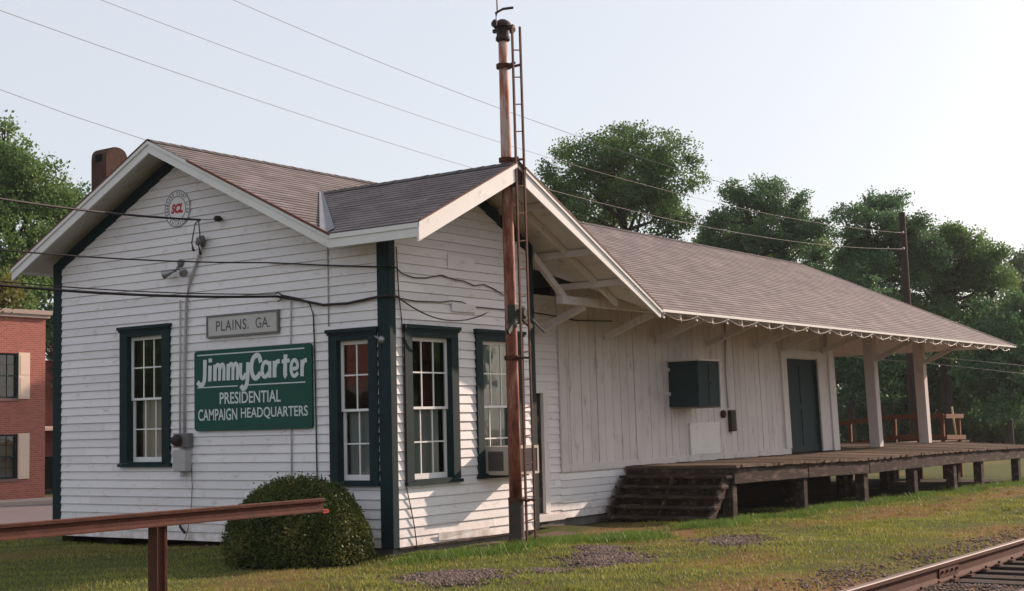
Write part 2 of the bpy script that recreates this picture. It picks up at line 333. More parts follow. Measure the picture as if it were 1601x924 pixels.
def strip(name, m, pts, dz, step=1.0, kind='structure', label=None, cat=None):   # quad sheet following the ground
    a, b_, c_, d_ = [Vector((*p, 0)) for p in pts]; mb = MB()
    nu = max(1, int((b_-a).length/step)); nv = max(1, int((d_-a).length/step))
    g = [[(lambda p: (p.x, p.y, gz(p.x, p.y)+dz))(a.lerp(b_, i/nu).lerp(d_.lerp(c_, i/nu), j/nv)) for i in range(nu+1)] for j in range(nv+1)]
    for j in range(nv):
        for i in range(nu): mb.face([g[j][i], g[j][i+1], g[j+1][i+1], g[j+1][i]])
    o = mb.build(name, m, smooth=True); tag(o, label, cat, kind=kind); return o
strip('street', M['asphalt'], [(-60, 10.2), (60, 10.2), (60, 30.2), (-60, 30.2)], .03, 2)
strip('sidewalk', M['sidewalk'], [(-60, 30.2), (22, 30.2), (22, 32.67), (-60, 32.67)], .14, 2)
kb = MB(); 
for i in range(-60, 22, 2): kb.box(i, i+2, 30.05, 30.2, gz(i, 30)-.1, gz(i, 30)+.145)
tag(kb.build('kerb', M['sidewalk']), kind='structure')
strip('track_bed', mat('cinder_track_bed', (.045, .032, .028), .95, .1, var=(.085, .06, .05), vscale=9, bump=.9, bscale=40), [(-30, -9.9), (70, -9.9), (70, -6.55), (-30, -6.55)], .015, .9)
strip('shade_soil', M['shade_soil'], [(7.5, -.62), (26.4, -.62), (26.4, 1.3), (7.5, 1.3)], .03, .9)  # dark sheet added to paint the shade on the ground beneath the deck
strip('shade_soil', M['shade_soil'], [(17.8, 1.35), (26.4, 1.35), (26.4, 7.0), (17.8, 7.0)], .03, .9)  # same painted shade, carried on under the open far end
strip('road', M['asphalt'], [(52, 8.5), (120, -14), (124, -4), (58, 17.5)], .06, 4)

# ------------------------------------------------------------------ depot
depot = empty('train_depot', 'white clapboard railroad depot with dark green trim and a brown shingle roof', 'depot', (8, 3.5, 0))
def wallf(kind, o):   # returns map (u, z, out) -> world
    if kind == 'gable': return lambda u, z, n: (o-n, u, z)
    if kind == 'front': return lambda u, z, n: (u, o-n, z)
    if kind == 'back': return lambda u, z, n: (u, o+n, z)
    if kind == 'end': return lambda u, z, n: (o+n, u, z)
def siding(mp, z0, z1, ulim, holes=(), expo=.127, proud=.019, flip=False, inner=.11):
    mb = MB(); bs = sorted(set([round(z0+k*expo, 4) for k in range(int((z1-z0)/expo)+1)] + [round(h, 4) for hh in holes for h in hh[2:4] if z0 < h < z1] + [z1]))
    cz0 = lambda z: z0 + math.floor((z-z0)/expo+1e-4)*expo
    for a, b_ in zip(bs, bs[1:]):
        if b_-a < .002: continue
        cb = cz0((a+b_)/2); off = lambda z: .002 + proud*(1-(z-cb)/expo)**.8 if z < cb+expo-1e-4 else .002
        la, ra = ulim(a); lb, rb = ulim(b_)
        if ra <= la: continue
        if rb < lb: rb = lb = (rb+lb)/2
        hs = sorted([h for h in holes if h[2] <= a+1e-4 and h[3] >= b_-1e-4])
        segs = []; cur = (la, lb)
        for h in hs: segs.append((cur, (h[0], h[0]))); cur = (h[1], h[1])
        segs.append((cur, (ra, rb)))
        for (l0, l1), (r0, r1) in segs:
            if r0-l0 < .01: continue
            # butt joints at irregular places
            wd_ = r0-l0; cuts = [0]+sorted(rng.uniform(.08, .92, 1 if wd_ > 1.2 and wd_ < 4 else (2 if wd_ >= 4 else 0)).tolist())+[1]
            for c0, c1 in zip(cuts, cuts[1:]):
                if c1 < 1: c1 -= .003/max(wd_, .1)
                pa = l0+(r0-l0)*c0; pb = l0+(r0-l0)*c1; qa = l1+(r1-l1)*c0; qb = l1+(r1-l1)*c1
                j = random.uniform(-.0015, .0015)
                mb.face([mp(pa, a, off(a)+j), mp(pb, a, off(a)+j), mp(qb, b_, off(b_)+j), mp(qa, b_, off(b_)+j)])
                if abs(a-cb) < 1e-3:
                    mb.face([mp(pa, a, -.01), mp(pb, a, -.01), mp(pb, a, off(a)+j), mp(pa, a, off(a)+j)], mi=1)
                    mb.face([mp(pa, a-.004, .004), mp(pb, a-.004, .004), mp(pb, a, .006), mp(pa, a, .006)], mi=1)
                if inner: mb.face([mp(pa, a, -inner), mp(qa, b_, -inner), mp(qb, b_, -inner), mp(pb, a, -inner)])
    return mb
YM, SL, RZ = 4.22, .495, 6.07
# ---- windows ------------------------------------------------------------
def window(name_label, mp, u0, u1, z0, z1, cas, nx_, lower, upper=None, head=.16, flipu=False, cap=.03):
    """u0..u1 outer casing, opening inside"""
    a, b_ = u0+cas, u1-cas; zb, zt = z0+.07, z1-head
    mb = MB()
    def bx(p0, p1, q0, q1, n0, n1, mi=0, t=mb):
        c = [mp(p0, q0, n0), mp(p1, q0, n0), mp(p1, q0, n1), mp(p0, q0, n1), mp(p0, q1, n0), mp(p1, q1, n0), mp(p1, q1, n1), mp(p0, q1, n1)]
        t.hull8(c, mi)
    bx(u0, a, z0+.05, z1-.05, -.10, .045); bx(b_, u1, z0+.05, z1-.05, -.10, .045)
    bx(a, b_, zt, z1-.05, -.10, .045)
    bx(u0-cap, u1+cap, z1-.05, z1, -.02, .085)                       # head cap
    bx(u0-.015, u1+.015, z1-.08, z1-.052, -.02, .062)
    bx(u0-.02, u1+.02, z0, z0+.045, -.10, .075)                    # sill
    w_ = mb.build('window', M['green'], depot)
    if name_label: w_['label'] = name_label
    bx2 = lambda t, *k: bx(*k, 0, t)
    sill = MB(); bx2(sill, a, b_, z0+.047, zb, -.10, .05); s_ = sill.build('sill', M['green'], w_)
    zm = (zb+zt)/2
    for (q0, q1, n) in ((zm-.018, zt, -.045), (zb, zm+.018, -.08)):
        s = MB(); fr = .045
        bx2(s, a, a+fr, q0, q1, n-.03, n); bx2(s, b_-fr, b_, q0, q1, n-.03, n)
        bx2(s, a+fr, b_-fr, q1-(.055 if n == -.045 else .035), q1, n-.03, n); bx2(s, a+fr, b_-fr, q0, q0+(.035 if n == -.045 else .075), n-.03, n)
        for k in range(1, nx_):
            uu = a+fr+(b_-a-2*fr)*k/nx_; bx2(s, uu-.010, uu+.010, q0+.03, q1-.03, n-.022, n-.006)
        zz = (q0+q1)/2+.01; bx2(s, a+fr, b_-fr, zz-.010, zz+.010, n-.021, n-.005)
        s.build('sash', M['sash'], w_)
        g = MB(); pq = [mp(a+.01, q0+.01, n-.016), mp(b_-.01, q0+.01, n-.016), mp(b_-.01, q1-.01, n-.016), mp(a+.01, q1-.01, n-.016)]
        nn_ = (Vector(pq[1])-Vector(pq[0])).cross(Vector(pq[2])-Vector(pq[0])); out_ = Vector(mp(a, q0, 1))-Vector(mp(a, q0, 0))
        g.face(pq if nn_.dot(out_) > 0 else pq[::-1])
        g.build('pane', M['glass'], w_)
    def folds(q0, q1, m_, c0=a, c1=b_, n=-.17, amp=.018, fr=34):
        c = MB(); k = 40
        for i in range(k):
            ua = c0+(c1-c0)*i/k; ub = c0+(c1-c0)*(i+1)/k
            da = amp*math.sin(fr*ua+2*math.sin(5*ua)); db = amp*math.sin(fr*ub+2*math.sin(5*ub))
            c.face([mp(ua, q0, n+da), mp(ub, q0, n+db), mp(ub, q1, n+db), mp(ua, q1, n+da)])
        c.build('curtain', m_, w_)
    if lower: folds(zb, zm+.02, M[lower[0]], *( [a+(b_-a)*lower[1], a+(b_-a)*lower[2]] if len(lower) > 1 else []))
    if upper: folds(zm+.03, zt, M[upper[0]], *( [a+(b_-a)*upper[1], a+(b_-a)*upper[2]] if len(upper) > 1 else []))
    return (a-.02, b_+.02, z0+.04, zt+.02)
G = wallf('gable', 0); B0 = wallf('front', 0); B1 = wallf('front', 1.08)
h1 = window('window left of the utility meter with a cream blind low down', G, 4.33, 5.48, 1.185, 3.345, .175, 3, ('cream', 0, .82))
h2 = window('narrow window beside the corner post reflecting red brick', G, .205, 1.075, .915, 3.045, .15, 2, ('curtain',))
h3 = window('window in the bay with pale drapes below', B0, .26, 1.44, .905, 3.075, .155, 3, ('curtain', 0, .93), ('leafdark', .82, .98) if False else None)
h4 = window('window in the bay above the air conditioner', B0, 1.87, 3.05, .92, 3.075, .15, 3, ('curtain',), ('curtain',))
h4 = (h4[0], h4[1], h4[2], h4[3])
def gl(z):
    l = 0 if z < 4.37 else 1.08+(z-4.37)/SL
    r = 7.13 if z < 4.48 else 7.13-(z-4.48)/SL
    return l, r
siding(G, .10, 5.90, gl, (h1, h2)).build('gable_wall', [M['white'], M['gap']], depot)
def bl(z):
    return (0 if z < 4.43 else (z-4.43)/.48), (3.36 if z < 4.46 else 3.36-(z-4.46)/.48)
siding(B0, .10, 5.2, bl, (h3, h4)).build('bay_wall', [M['white'], M['gap']], depot)
siding(wallf('end', 3.36), .10, 4.36, lambda z: (0, 1.08)).build('bay_side_wall', [M['white'], M['gap']], depot)
door_h = (4.22, 5.13, .2, 2.19)
siding(B1, .10, 3.85, lambda z: (3.37, 5.65), (door_h,)).build('clapboard_wall', [M['white'], M['gap']], depot)
siding(B1, .08, .86, lambda z: (5.65, 8.4)).build('clapboard_wall', [M['white'], M['gap']], depot)
# vertical board wall of the freight room
XE = 17.62
mb = MB(); x = 5.66; holes = [(15.0, 16.75, .87, 3.0)]
while x < XE-.05:
    wd = random.choice((.235, .26, .285, .245)); x1 = min(x+wd, XE)
    zs = [(.87, 4.05)]
    for h in holes:
        if x < h[1] and x1 > h[0]:
            if x < h[0]-.04: x1 = h[0]
            elif x1 > h[1]+.04 and x < h[1]: 
                pass
            if x >= h[0]-.04 and x < h[1]-.02: x1 = min(x1, h[1]); zs = [(h[3], 4.05)]
    for a, b_ in zs:
        o = random.uniform(0, .008); mb.box(x+.007, x1-.007, 1.062-o, 1.085, a, b_)
    x = x1
for a, b_, zz in ((5.66, 15.0, .87), (16.75, XE, .87)): mb.box(a, b_, 1.10, 1.17, zz, 4.05, mi=1)
mb.box(15.0, 16.75, 1.10, 1.17, 3.0, 4.05, mi=1)
mb.build('board_wall', [M['old_white'], M['groove']], depot, lean=True)
mb = MB()   # skirt board and trims
mb.box(5.66, 14.98, 1.035, 1.064, .85, .985); mb.box(5.66, 5.74, 1.03, 1.064, .986, 3.95); mb.box(5.98, 6.06, 1.04, 1.058, .986, 3.95)
mb.box(14.72, 15.0, 1.02, 1.058, .986, 3.02); mb.box(16.75, 17.30, 1.02, 1.058, .88, 3.02); mb.box(14.68, 17.34, 1.01, 1.057, 3.022, 3.2)
mb.box(17.32, 17.66, .98, 1.2, .87, 3.95)
mb.build('trim_board', M['old_white'], depot, lean=True)
mb = MB(); mb.box(10.25, 11.5, 1.025, 1.058, .99, 1.62); mb.build('wall_patch', M['trimwhite'], depot, lean=True)
mb = MB(); mb.box(15.0, 16.75, 1.12, 1.155, .87, 3.0)
mb.box(15.05, 16.70, 1.100, 1.119, 1.86, 1.96); mb.box(15.05, 16.70, 1.100, 1.119, .89, 1.02); mb.box(15.05, 16.70, 1.100, 1.119, 2.86, 2.98); mb.box(15.84, 15.92, 1.104, 1.1195, 1.03, 1.85); mb.box(15.84, 15.92, 1.104, 1.1195, 1.97, 2.85)
mb.box(15.0, 15.04, 1.06, 1.119, .87, 3.0); mb.box(16.71, 16.75, 1.06, 1.119, .87, 3.0)
o = mb.build('freight_door', M['doorgreen'], depot, lean=True); o['label'] = 'tall green freight door at the far end of the wall'
mb = MB(); mb.box(15.12, 15.20, 1.07, 1.099, 1.72, 1.84); mb.box(15.14, 15.18, 1.05, 1.07, 1.74, 1.82); mb.build('latch', M['iron'], o, lean=True)
# back walls, end wall, foundations
mb = MB(); mb.box(17.64, 17.72, 1.21, 7.13, .87, 4.4)
mb.hull8([(17.64, 1.21, 4.4), (17.72, 1.21, 4.4), (17.72, 7.13, 4.4), (17.64, 7.13, 4.4), (17.64, 4.0, 5.8), (17.72, 4.0, 5.8), (17.72, 4.4, 5.8), (17.64, 4.4, 5.8)])
mb.build('end_wall', M['old_white'], depot)
siding(wallf('back', 7.13), .10, 4.38, lambda z: (0, 17.7), inner=.08).build('rear_wall', [M['white'], M['gap']], depot)
mb = MB(); mb.box(.03, 3.34, .03, 1.0, -.3, .095); 
mb.box(3.3, 8.4, 1.12, 1.19, -.3, .095)
mb.build('foundation', M['concrete'], depot)
mb = MB(); mb.box(7.9, 17.5, 1.2, 1.3, -.4, .855); mb.build('foundation', M['shade_soil'], depot)  # wall below the deck coloured dark to stand for shade
mb = MB()
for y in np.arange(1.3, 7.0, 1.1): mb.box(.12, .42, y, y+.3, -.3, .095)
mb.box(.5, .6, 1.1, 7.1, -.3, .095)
mb.build('foundation_pier', M['shade_soil'], depot)
mb = MB(); mb.box(5.2, 17.5, -.55, 1.19, -.35, -.06) if False else None; mb.box(.1, 17.5, 1.25, 7.0, .098, .13); mb.build('floor', M['timber'], depot)
mb = MB(); mb.box(8, 8.1, 1.3, 7.0, .14, 4.3); mb.build('partition', M['dark'], depot)
# drip board on the bay's bottom edge, with one sprung board
mb = MB(); mb.box(0.11, 3.3, -.03, .02, .075, .103)
mb.build('water_table', M['timber'], depot)
mb = MB(); mb.hull8([(.92, -.035, .13), (2.1, -.024, .105), (2.1, -.016, .105), (.92, -.025, .13), (.9, -.055, .235), (2.1, -.024, .225), (2.1, -.016, .225), (.9, -.045, .235)])
mb.build('loose_board', M['white'], depot)
# corner boards
for nm, bx_ in (('near', (-.028, .10, -.028, .19)), ('far', (3.26, 3.388, -.028, .10)), ('left', (-.028, .1, 6.96, 7.16))):
    mb = MB(); mb.box(*bx_, .095, {'near': 4.30, 'far': 4.36, 'left': 4.42}[nm]); mb.build('corner_board', M['green'], depot, bevel=.006)
# green frieze boards under the rakes
mb = MB()
def rake(mb, mp, u0, z0, u1, z1, h, n0, n1):   # board whose TOP edge runs (u0,z0)-(u1,z1)
    mb.hull8([mp(u0, z0-h, n0), mp(u1, z1-h, n0), mp(u1, z1-h, n1), mp(u0, z0-h, n1), mp(u0, z0, n0), mp(u1, z1, n0), mp(u1, z1, n1), mp(u0, z0, n1)])
rake(mb, G, 7.16, 4.47, 4.22, 5.925, .19, .0, .03); mb.build('frieze_board', M['green'], depot)
mb = MB(); rake(mb, B0, 1.69, 5.24, 3.39, 4.43, .19, .0, .03); mb.build('frieze_board', M['green'], depot)
mb = MB(); rake(mb, G, 4.218, 5.925, 1.08, 4.372, .12, .0, .025); rake(mb, B0, 0, 4.42, 1.688, 5.24, .12, 0, .025); mb.build('frieze_board', M['trimwhite'], depot)
# side door in the recess
mb = MB(); mb.box(5.13, 5.26, 1.03, 1.09, .2, 2.30); mb.box(4.10, 4.22, 1.03, 1.09, .2, 2.30); mb.box(4.22, 5.13, 1.03, 1.09, 2.19, 2.30)
dd = mb.build('door', M['trimwhite'], depot)
mb = MB(); mb.box(4.22, 5.13, 1.12, 1.16, .22, 2.19); mb.box(4.32, 5.03, 1.105, 1.119, 1.2, 2.05); mb.build('door_panel', M['timber'], dd)
mb = MB(); mb.box(4.1, 5.32, .78, 1.06, .10, .19); mb.build('door_step', M['old_white'], depot)

# ---- roofs ---------------------------------------------------------------
def clip(poly, axis_fn, val, keep_above):
    out = []
    for i in range(len(poly)):
        a, b_ = poly[i], poly[(i+1) % len(poly)]; da = axis_fn(a)-val; db = axis_fn(b_)-val
        if not keep_above: da, db = -da, -db
        if da >= 0: out.append(a)
        if (da > 0) != (db > 0) and abs(da-db) > 1e-9: out.append(a.lerp(b_, da/(da-db)))
    return out
def shingles(mb, poly, eave, up, uvo=(0, 0), expo=.145, lift=.009):
    """poly coplanar; eave = direction along the courses, up = up-slope unit vector"""
    poly = [Vector(p) for p in poly]; eave = Vector(eave).normalized(); up = Vector(up).normalized(); nrm = eave.cross(up)
    if nrm.z < 0: nrm = -nrm
    o = poly[0]; fn = lambda p: (p-o).dot(up)
    lo = min(fn(p) for p in poly); hi = max(fn(p) for p in poly); k = 0
    z = lo
    while z < hi-1e-4:
        pc = clip(clip(poly, fn, z, True), fn, min(z+expo, hi), False)
        if len(pc) >= 3:
            ln = [p + nrm*(lift*(1-(fn(p)-z)/expo)) for p in pc]
            mb.face(ln, [((p-o).dot(eave)+uvo[0], fn(p)+uvo[1]+.003) for p in pc])
            e = [p for p in pc if fn(p)-z < 1e-4]
            if len(e) >= 2:
                e.sort(key=lambda p: p.dot(eave)); a, b_ = e[0], e[-1]
                mb.face([a, b_, b_+nrm*lift, a+nrm*lift], [((p-o).dot(eave)+uvo[0], z+.003) for p in (a, b_, b_, a)])
        z += expo
def sag(x):  # the old ridge dips between its supports
    return 0
roof = MB(); ez = RZ-SL*(YM+.95)
mainp = [(-.53, YM, RZ), (23.26, YM, RZ), (25.90, -.97, ez-.01), (5.62, -.97, ez-.01), (1.71, 2.81, 5.372), (-.53, .60, 4.278)]
shingles(roof, mainp, (1, 0, 0), (0, 1, SL))
shingles(roof, [(-.53, YM, RZ), (-.53, 7.55, RZ-SL*3.33), (5.0, 7.55, RZ-SL*3.33), (5, 9.4, RZ-SL*5.18), (25.9, 9.4, RZ-SL*5.18), (23.26, YM, RZ)], (1, 0, 0), (0, -1, SL))
hz = RZ-(RZ-ez); hs = (RZ-ez)/(25.9-23.26)
shingles(roof, [(25.9, -.97, ez-.01), (25.9, 9.4, ez), (23.26, YM, RZ)], (0, 1, 0), (-1, 0, hs))
rf = roof.build('roof', M['shingle'], depot)
bay = MB()
shingles(bay, [(-.53, -.98, 4.295), (-.53, .60, 4.295), (1.71, 2.81, 5.372), (1.71, -.98, 5.372)], (0, 1, 0), (1, 0, .48), expo=.13)
shingles(bay, [(1.71, -.98, 5.372), (1.71, 2.81, 5.372), (5.66, -.98, 3.478)], (0, 1, 0), (-1, 0, .48))
bay.build('bay_roof', M['shingle'], depot)
# ridge caps
mb = MB()
def ridge(mb, a, b_, s, n_):
    a = Vector(a); b_ = Vector(b_); d = (b_-a).normalized(); side = Vector((-d.y, d.x, 0)).normalized()
    for k in range(n_):
        p = a.lerp(b_, k/n_); q = a.lerp(b_, (k+1)/n_); l = .020; j = random.uniform(-.003, .003)
        for sg in (1, -1):
            mb.face([p+Vector((0, 0, l+j)), q+Vector((0, 0, .014)), q+side*sg*.15+Vector((0, 0, .014-.15*s)), p+side*sg*.15+Vector((0, 0, l+j-.15*s))])
for a_, b__, s_, k_ in (((-.54, YM, RZ), (23.26, YM, RZ), SL, 110), ((1.71, -.99, 5.372), (1.71, 2.7, 5.372), .48, 18), ((25.9, -.97, ez), (23.26, YM, RZ), .25, 30)):
    mb = MB(); ridge(mb, a_, b__, s_, k_); mb.build('ridge_cap', M['shingle'], rf)
# valley flashing
mb = MB(); a = Vector((-.53, .61, 4.32)); b_ = Vector((1.71, 2.81, 5.39)); 
mb.face([a, b_, b_+Vector((-.01, .03, .015)), a+Vector((-.0, .14, .07))]); mb.face([a, b_, b_+Vector((.03, -.01, .016)), a+Vector((.14, -.0, .07))])
mb.build('valley_flashing', M['flash'], rf)
mb = MB(); a = Vector((5.64, -.97, 3.52)); b_ = Vector((1.71, 2.81, 5.39)); mb.face([a, b_, b_+Vector((.15, .05, .02)), a+Vector((.15, .05, .02))]); mb.build('valley_flashing', M['flash'], rf)
# soffit boards (underside of the roof deck)
mb = MB(); D_ = .05
def under(poly, d=D_):
    pts = [Vector(p)-Vector((0, 0, d)) for p in poly]
    mb.face(list(reversed(pts)))
    n_ = len(poly)
    for i in range(n_): mb.face([poly[i], poly[(i+1) % n_], pts[(i+1) % n_], pts[i]])
under([(-.5, YM, RZ), (23.2, YM, RZ), (25.86, -.93, ez), (5.60, -.93, ez+.01), (1.71, 2.81, 5.372), (-.5, .62, 4.288)])
under([(-.5, YM, RZ), (-.5, 7.52, RZ-SL*3.3), (5.0, 7.52, RZ-SL*3.3), (5, 9.37, RZ-SL*5.15), (25.86, 9.37, RZ-SL*5.15), (23.2, YM, RZ)])
under([(25.86, -.93, ez+.01), (25.86, 9.37, ez+.01), (23.23, YM, RZ)])
under([(-.5, -.94, 4.309), (-.5, .60, 4.309), (1.71, 2.80, 5.370), (1.71, -.94, 5.370)])
under([(1.71, -.94, 5.370), (1.71, 2.80, 5.370), (5.62, -.94, 3.497)])
mb.build('soffit', M['old_white'], depot)
# barge boards and fascias
BW = M['trimwhite']
mb = MB(); rake(mb, wallf('gable', -.50), 7.56, RZ-SL*3.34-.02, YM, RZ-.02, .185, .0, .035); rake(mb, wallf('gable', -.50), 7.56, RZ-SL*3.34-.012, YM, RZ-.012, .06, .036, .055); mb.build('barge_board', BW, depot)
mb = MB(); rake(mb, wallf('gable', -.50), YM, RZ-.02, .575, 4.265, .17, .0, .035); rake(mb, wallf('gable', -.50), YM, RZ-.012, .575, 4.273, .05, .036, .05); mb.build('barge_board', BW, depot)
mb = MB(); rake(mb, wallf('gable', -.50), 3.35, RZ-SL*(YM-3.35)+.022, .56, 4.297, .035, .036, .062); rake(mb, wallf('gable', -.50), 7.58, RZ-SL*3.36+.012, YM, RZ+.012, .025, .02, .062); mb.build('drip_edge', M['driprust'], depot)
mb = MB(); mb.box(-.535, -.50, -.95, .572, 4.10, 4.285); mb.box(-.55, -.5355, -.96, .572, 4.22, 4.282); mb.build('fascia', BW, depot)
FB = wallf('front', -.94)
mb = MB(); rake(mb, FB, -.54, 4.275, 1.66, 5.331, .235, .0, .035); rake(mb, FB, -.55, 4.285, 1.66, 5.341, .055, .036, .052); mb.build('barge_board', BW, depot)
mb = MB(); mb.hull8([FB(1.87, 5.275-.235, 0), FB(5.64, 3.47-.12, 0), FB(5.64, 3.47-.12, .035), FB(1.87, 5.275-.235, .035), FB(1.87, 5.275, 0), FB(5.67, 3.47, 0), FB(5.67, 3.47, .035), FB(1.87, 5.275, .035)])
rake(mb, FB, 1.87, 5.29, 5.68, 3.48, .05, .036, .055); mb.build('barge_board', BW, depot)
mb = MB(); rake(mb, FB, 1.86, 5.325, 5.69, 3.505, .03, .03, .06); rake(mb, FB, -.55, 4.31, 1.67, 5.372, .022, .03, .06); mb.build('drip_edge', M['driprust'], depot)
mb = MB(); mb.box(1.662, 1.868, -.93, -.80, 5.05, 5.33); mb.build('ridge_block', M['iron'], depot)
mb = MB(); mb.beam((5.70, -.955, ez-.03), (25.92, -.955, ez-.03), .03, .05); mb.beam((25.905, -.97, ez-.03), (25.905, 9.4, ez-.03), .03, .05)
mb.beam((5, 9.385, ez-.03), (25.92, 9.385, ez-.03), .03, .05); mb.beam((-.53, 7.54, 4.39), (5, 7.54, 4.39), .03, .12); mb.build('fascia', BW, depot)
# rafters showing at the eave
k = 0
x = 5.85
while x < 25.7:
    y1 = 1.3 if x < 17.7 else (YM if x < 23.2 else YM-(x-23.26)*1.96)
    if y1 > -.6:
        mb = MB(); z = lambda y: RZ-SL*(YM-y)
        mb.hull8([(x-.025, -.925, z(-.925)-.165), (x+.025, -.925, z(-.925)-.165), (x+.025, y1, z(y1)-.165), (x-.025, y1, z(y1)-.165), (x-.025, -.925, z(-.925)-.053), (x+.025, -.925, z(-.925)-.053), (x+.025, y1, z(y1)-.053), (x-.025, y1, z(y1)-.053)])
        mb.build('rafter', M['old_white'], depot)
    x += .575
# purlin beam and wall brackets
mb = MB(); mb.box(4.15, 24.9, -.06, .06, 3.57, 3.695); mb.build('purlin', M['old_white'], depot)
for x in (4.95, 7.21, 9.09, 11.2, 13.42, 14.86, 17.06):
    mb = MB(); mb.beam(leanf((x, 1.03, 3.2)), (x-.1, -.0, 3.56), .09, .11); mb.build('bracket', M['old_white'], depot)
# lookouts and braces under the bay's long slope
zb = lambda x: 5.372-.48*(x-1.71)
for x in (2.55, 3.75, 4.6):
    mb = MB(); y1 = -.02 if x < 3.4 else 1.0
    if x > 4.2: y1 = .35
    mb.box(x-.025, x+.025, -.93, y1, zb(x)-.16, zb(x)-.06); mb.build('lookout', M['old_white'], depot)
mb = MB(); mb.hull8([(1.95, -.43, zb(1.95)-.14), (5.2, -.43, zb(5.2)-.14), (5.2, -.38, zb(5.2)-.14), (1.95, -.38, zb(1.95)-.14), (1.95, -.45, zb(1.95)-.06), (5.2, -.45, zb(5.2)-.06), (5.2, -.38, zb(5.2)-.06), (1.95, -.38, zb(1.95)-.06)]); mb.build('rafter', M['old_white'], depot)
mb = MB(); mb.beam((3.42, .0, 4.28), (4.3, .0, 3.66), .07, .10); mb.build('brace', M['old_white'], depot)
# porch posts on the platform
for x in (20.78, 24.5):
    mb = MB(); s = .27
    mb.hull8([(x-s, 1.08, .86), (x, 1.08, .86), (x, 1.08+s, .86), (x-s, 1.08+s, .86)] + [leanf(q) for q in ((x-s, 1.08, 4.05), (x, 1.08, 4.05), (x, 1.08+s, 4.05), (x-s, 1.08+s, 4.05))])
    mb.build('porch_post', M['old_white'], depot, bevel=.01)
    mb = MB(); mb.beam(leanf((x-.12, 1.07, 3.1)), (x-.25, -.02, 3.60), .10, .12); mb.build('bracket', M['old_white'], depot)
mb = MB(); mb.box(17.7, 24.6, 1.13, 1.30, 4.0, 4.2); mb.build('purlin', M['old_white'], depot)
# chimney
ch = MB(); prof = []
X0, X1, Y0, Y1 = .35, .78, 6.3, 6.68
n_ = 10; pts = []
for i in range(n_+1):
    a = math.pi*i/n_; pts.append(((X0+X1)/2 - (X1-X0)/2*math.cos(a)*(1 if i in (0, n_) else 1), 6.21+.20*math.sin(a)**.7))
pts = [(X0, 4.7)]+pts+[(X1, 4.7)]
ch.face([(x, Y0, z) for x, z in pts]); ch.face([(x, Y1, z) for x, z in reversed(pts)])
for i in range(len(pts)-1): 
    (xa, za), (xb, zb2) = pts[i], pts[i+1]; ch.face([(xa, Y0, za), (xa, Y1, za), (xb, Y1, zb2), (xb, Y0, zb2)])
co = ch.build('chimney', M['stucco'], rf, bevel=.03); co['label'] = 'round topped brown stucco chimney'
mb = MB(); mb.box(X0-.006, X0+.02, 6.41, 6.57, 6.16, 6.28); mb.build('flue_hole', M['dark'], rf)
# protruding green hatch box on the freight wall
ht = MB(); ht.box(9.5, 10.36, .42, 1.06, 1.93, 2.80); ho = ht.build('hatch_box', M['doorgreen'], depot); ho['label'] = 'green ticket hatch box projecting from the board wall'
mb = MB(); mb.box(9.42, 10.44, .36, 1.06, 2.803, 2.84); mb.box(10.37, 10.42, .40, 1.06, 1.90, 2.80); mb.build('frame', M['old_white'], ho)
mb = MB(); mb.box(9.92, 9.95, .405, .418, 1.95, 2.79); mb.box(9.97, 10.03, .395, .418, 2.35, 2.40); mb.build('latch', M['iron'], ho)
for z in (2.15, 2.62):
    mb = MB(); mb.box(9.38, 9.50, 1.02, 1.062, z, z+.07); mb.build('hinge', M['old_white'], ho)

# ------------------------------------------------------------------ text helpers
def text_mesh(s, w_, h_, mp, u0, z0, off, depth=.006, thick=0.0, shear=0, sign=1, spacing=1.0, quad=None):
    """letters fitted into a w_ x h_ box, placed with mp at (u0, z0); sign=-1 when u runs against reading direction"""
    cu = bpy.data.curves.new('t', 'FONT'); cu.body = s; cu.size = 1; cu.offset = thick; cu.resolution_u = 4; cu.shear = shear; cu.space_character = spacing
    o = bpy.data.objects.new('t', cu); col.objects.link(o); bpy.context.view_layer.update()
    me = bpy.data.meshes.new_from_object(o.evaluated_get(bpy.context.evaluated_depsgraph_get()))
    v = np.array([p.co[:] for p in me.vertices]); f = [tuple(p.vertices) for p in me.polygons]
    bpy.data.objects.remove(o); bpy.data.curves.remove(cu); bpy.data.meshes.remove(me)
    mn, mx = v.min(0), v.max(0)
    mb = MB(); P = []
    for q in v:
        a = (q[0]-mn[0])/(mx[0]-mn[0])*w_; b_ = (q[1]-mn[1])/(mx[1]-mn[1])*h_
        P.append((a, b_))
    mb.v = [mp(u0+sign*a, z0+b_, off) for a, b_ in P]; mb.f = f; mb.uv = [[(0, 0)]*len(x) for x in f]; mb.mi = [0]*len(f)
    return mb
def join(dst, src):
    n0 = len(dst.v); dst.v += src.v; dst.f += [tuple(i+n0 for i in f) for f in src.f]; dst.uv += src.uv; dst.mi += src.mi

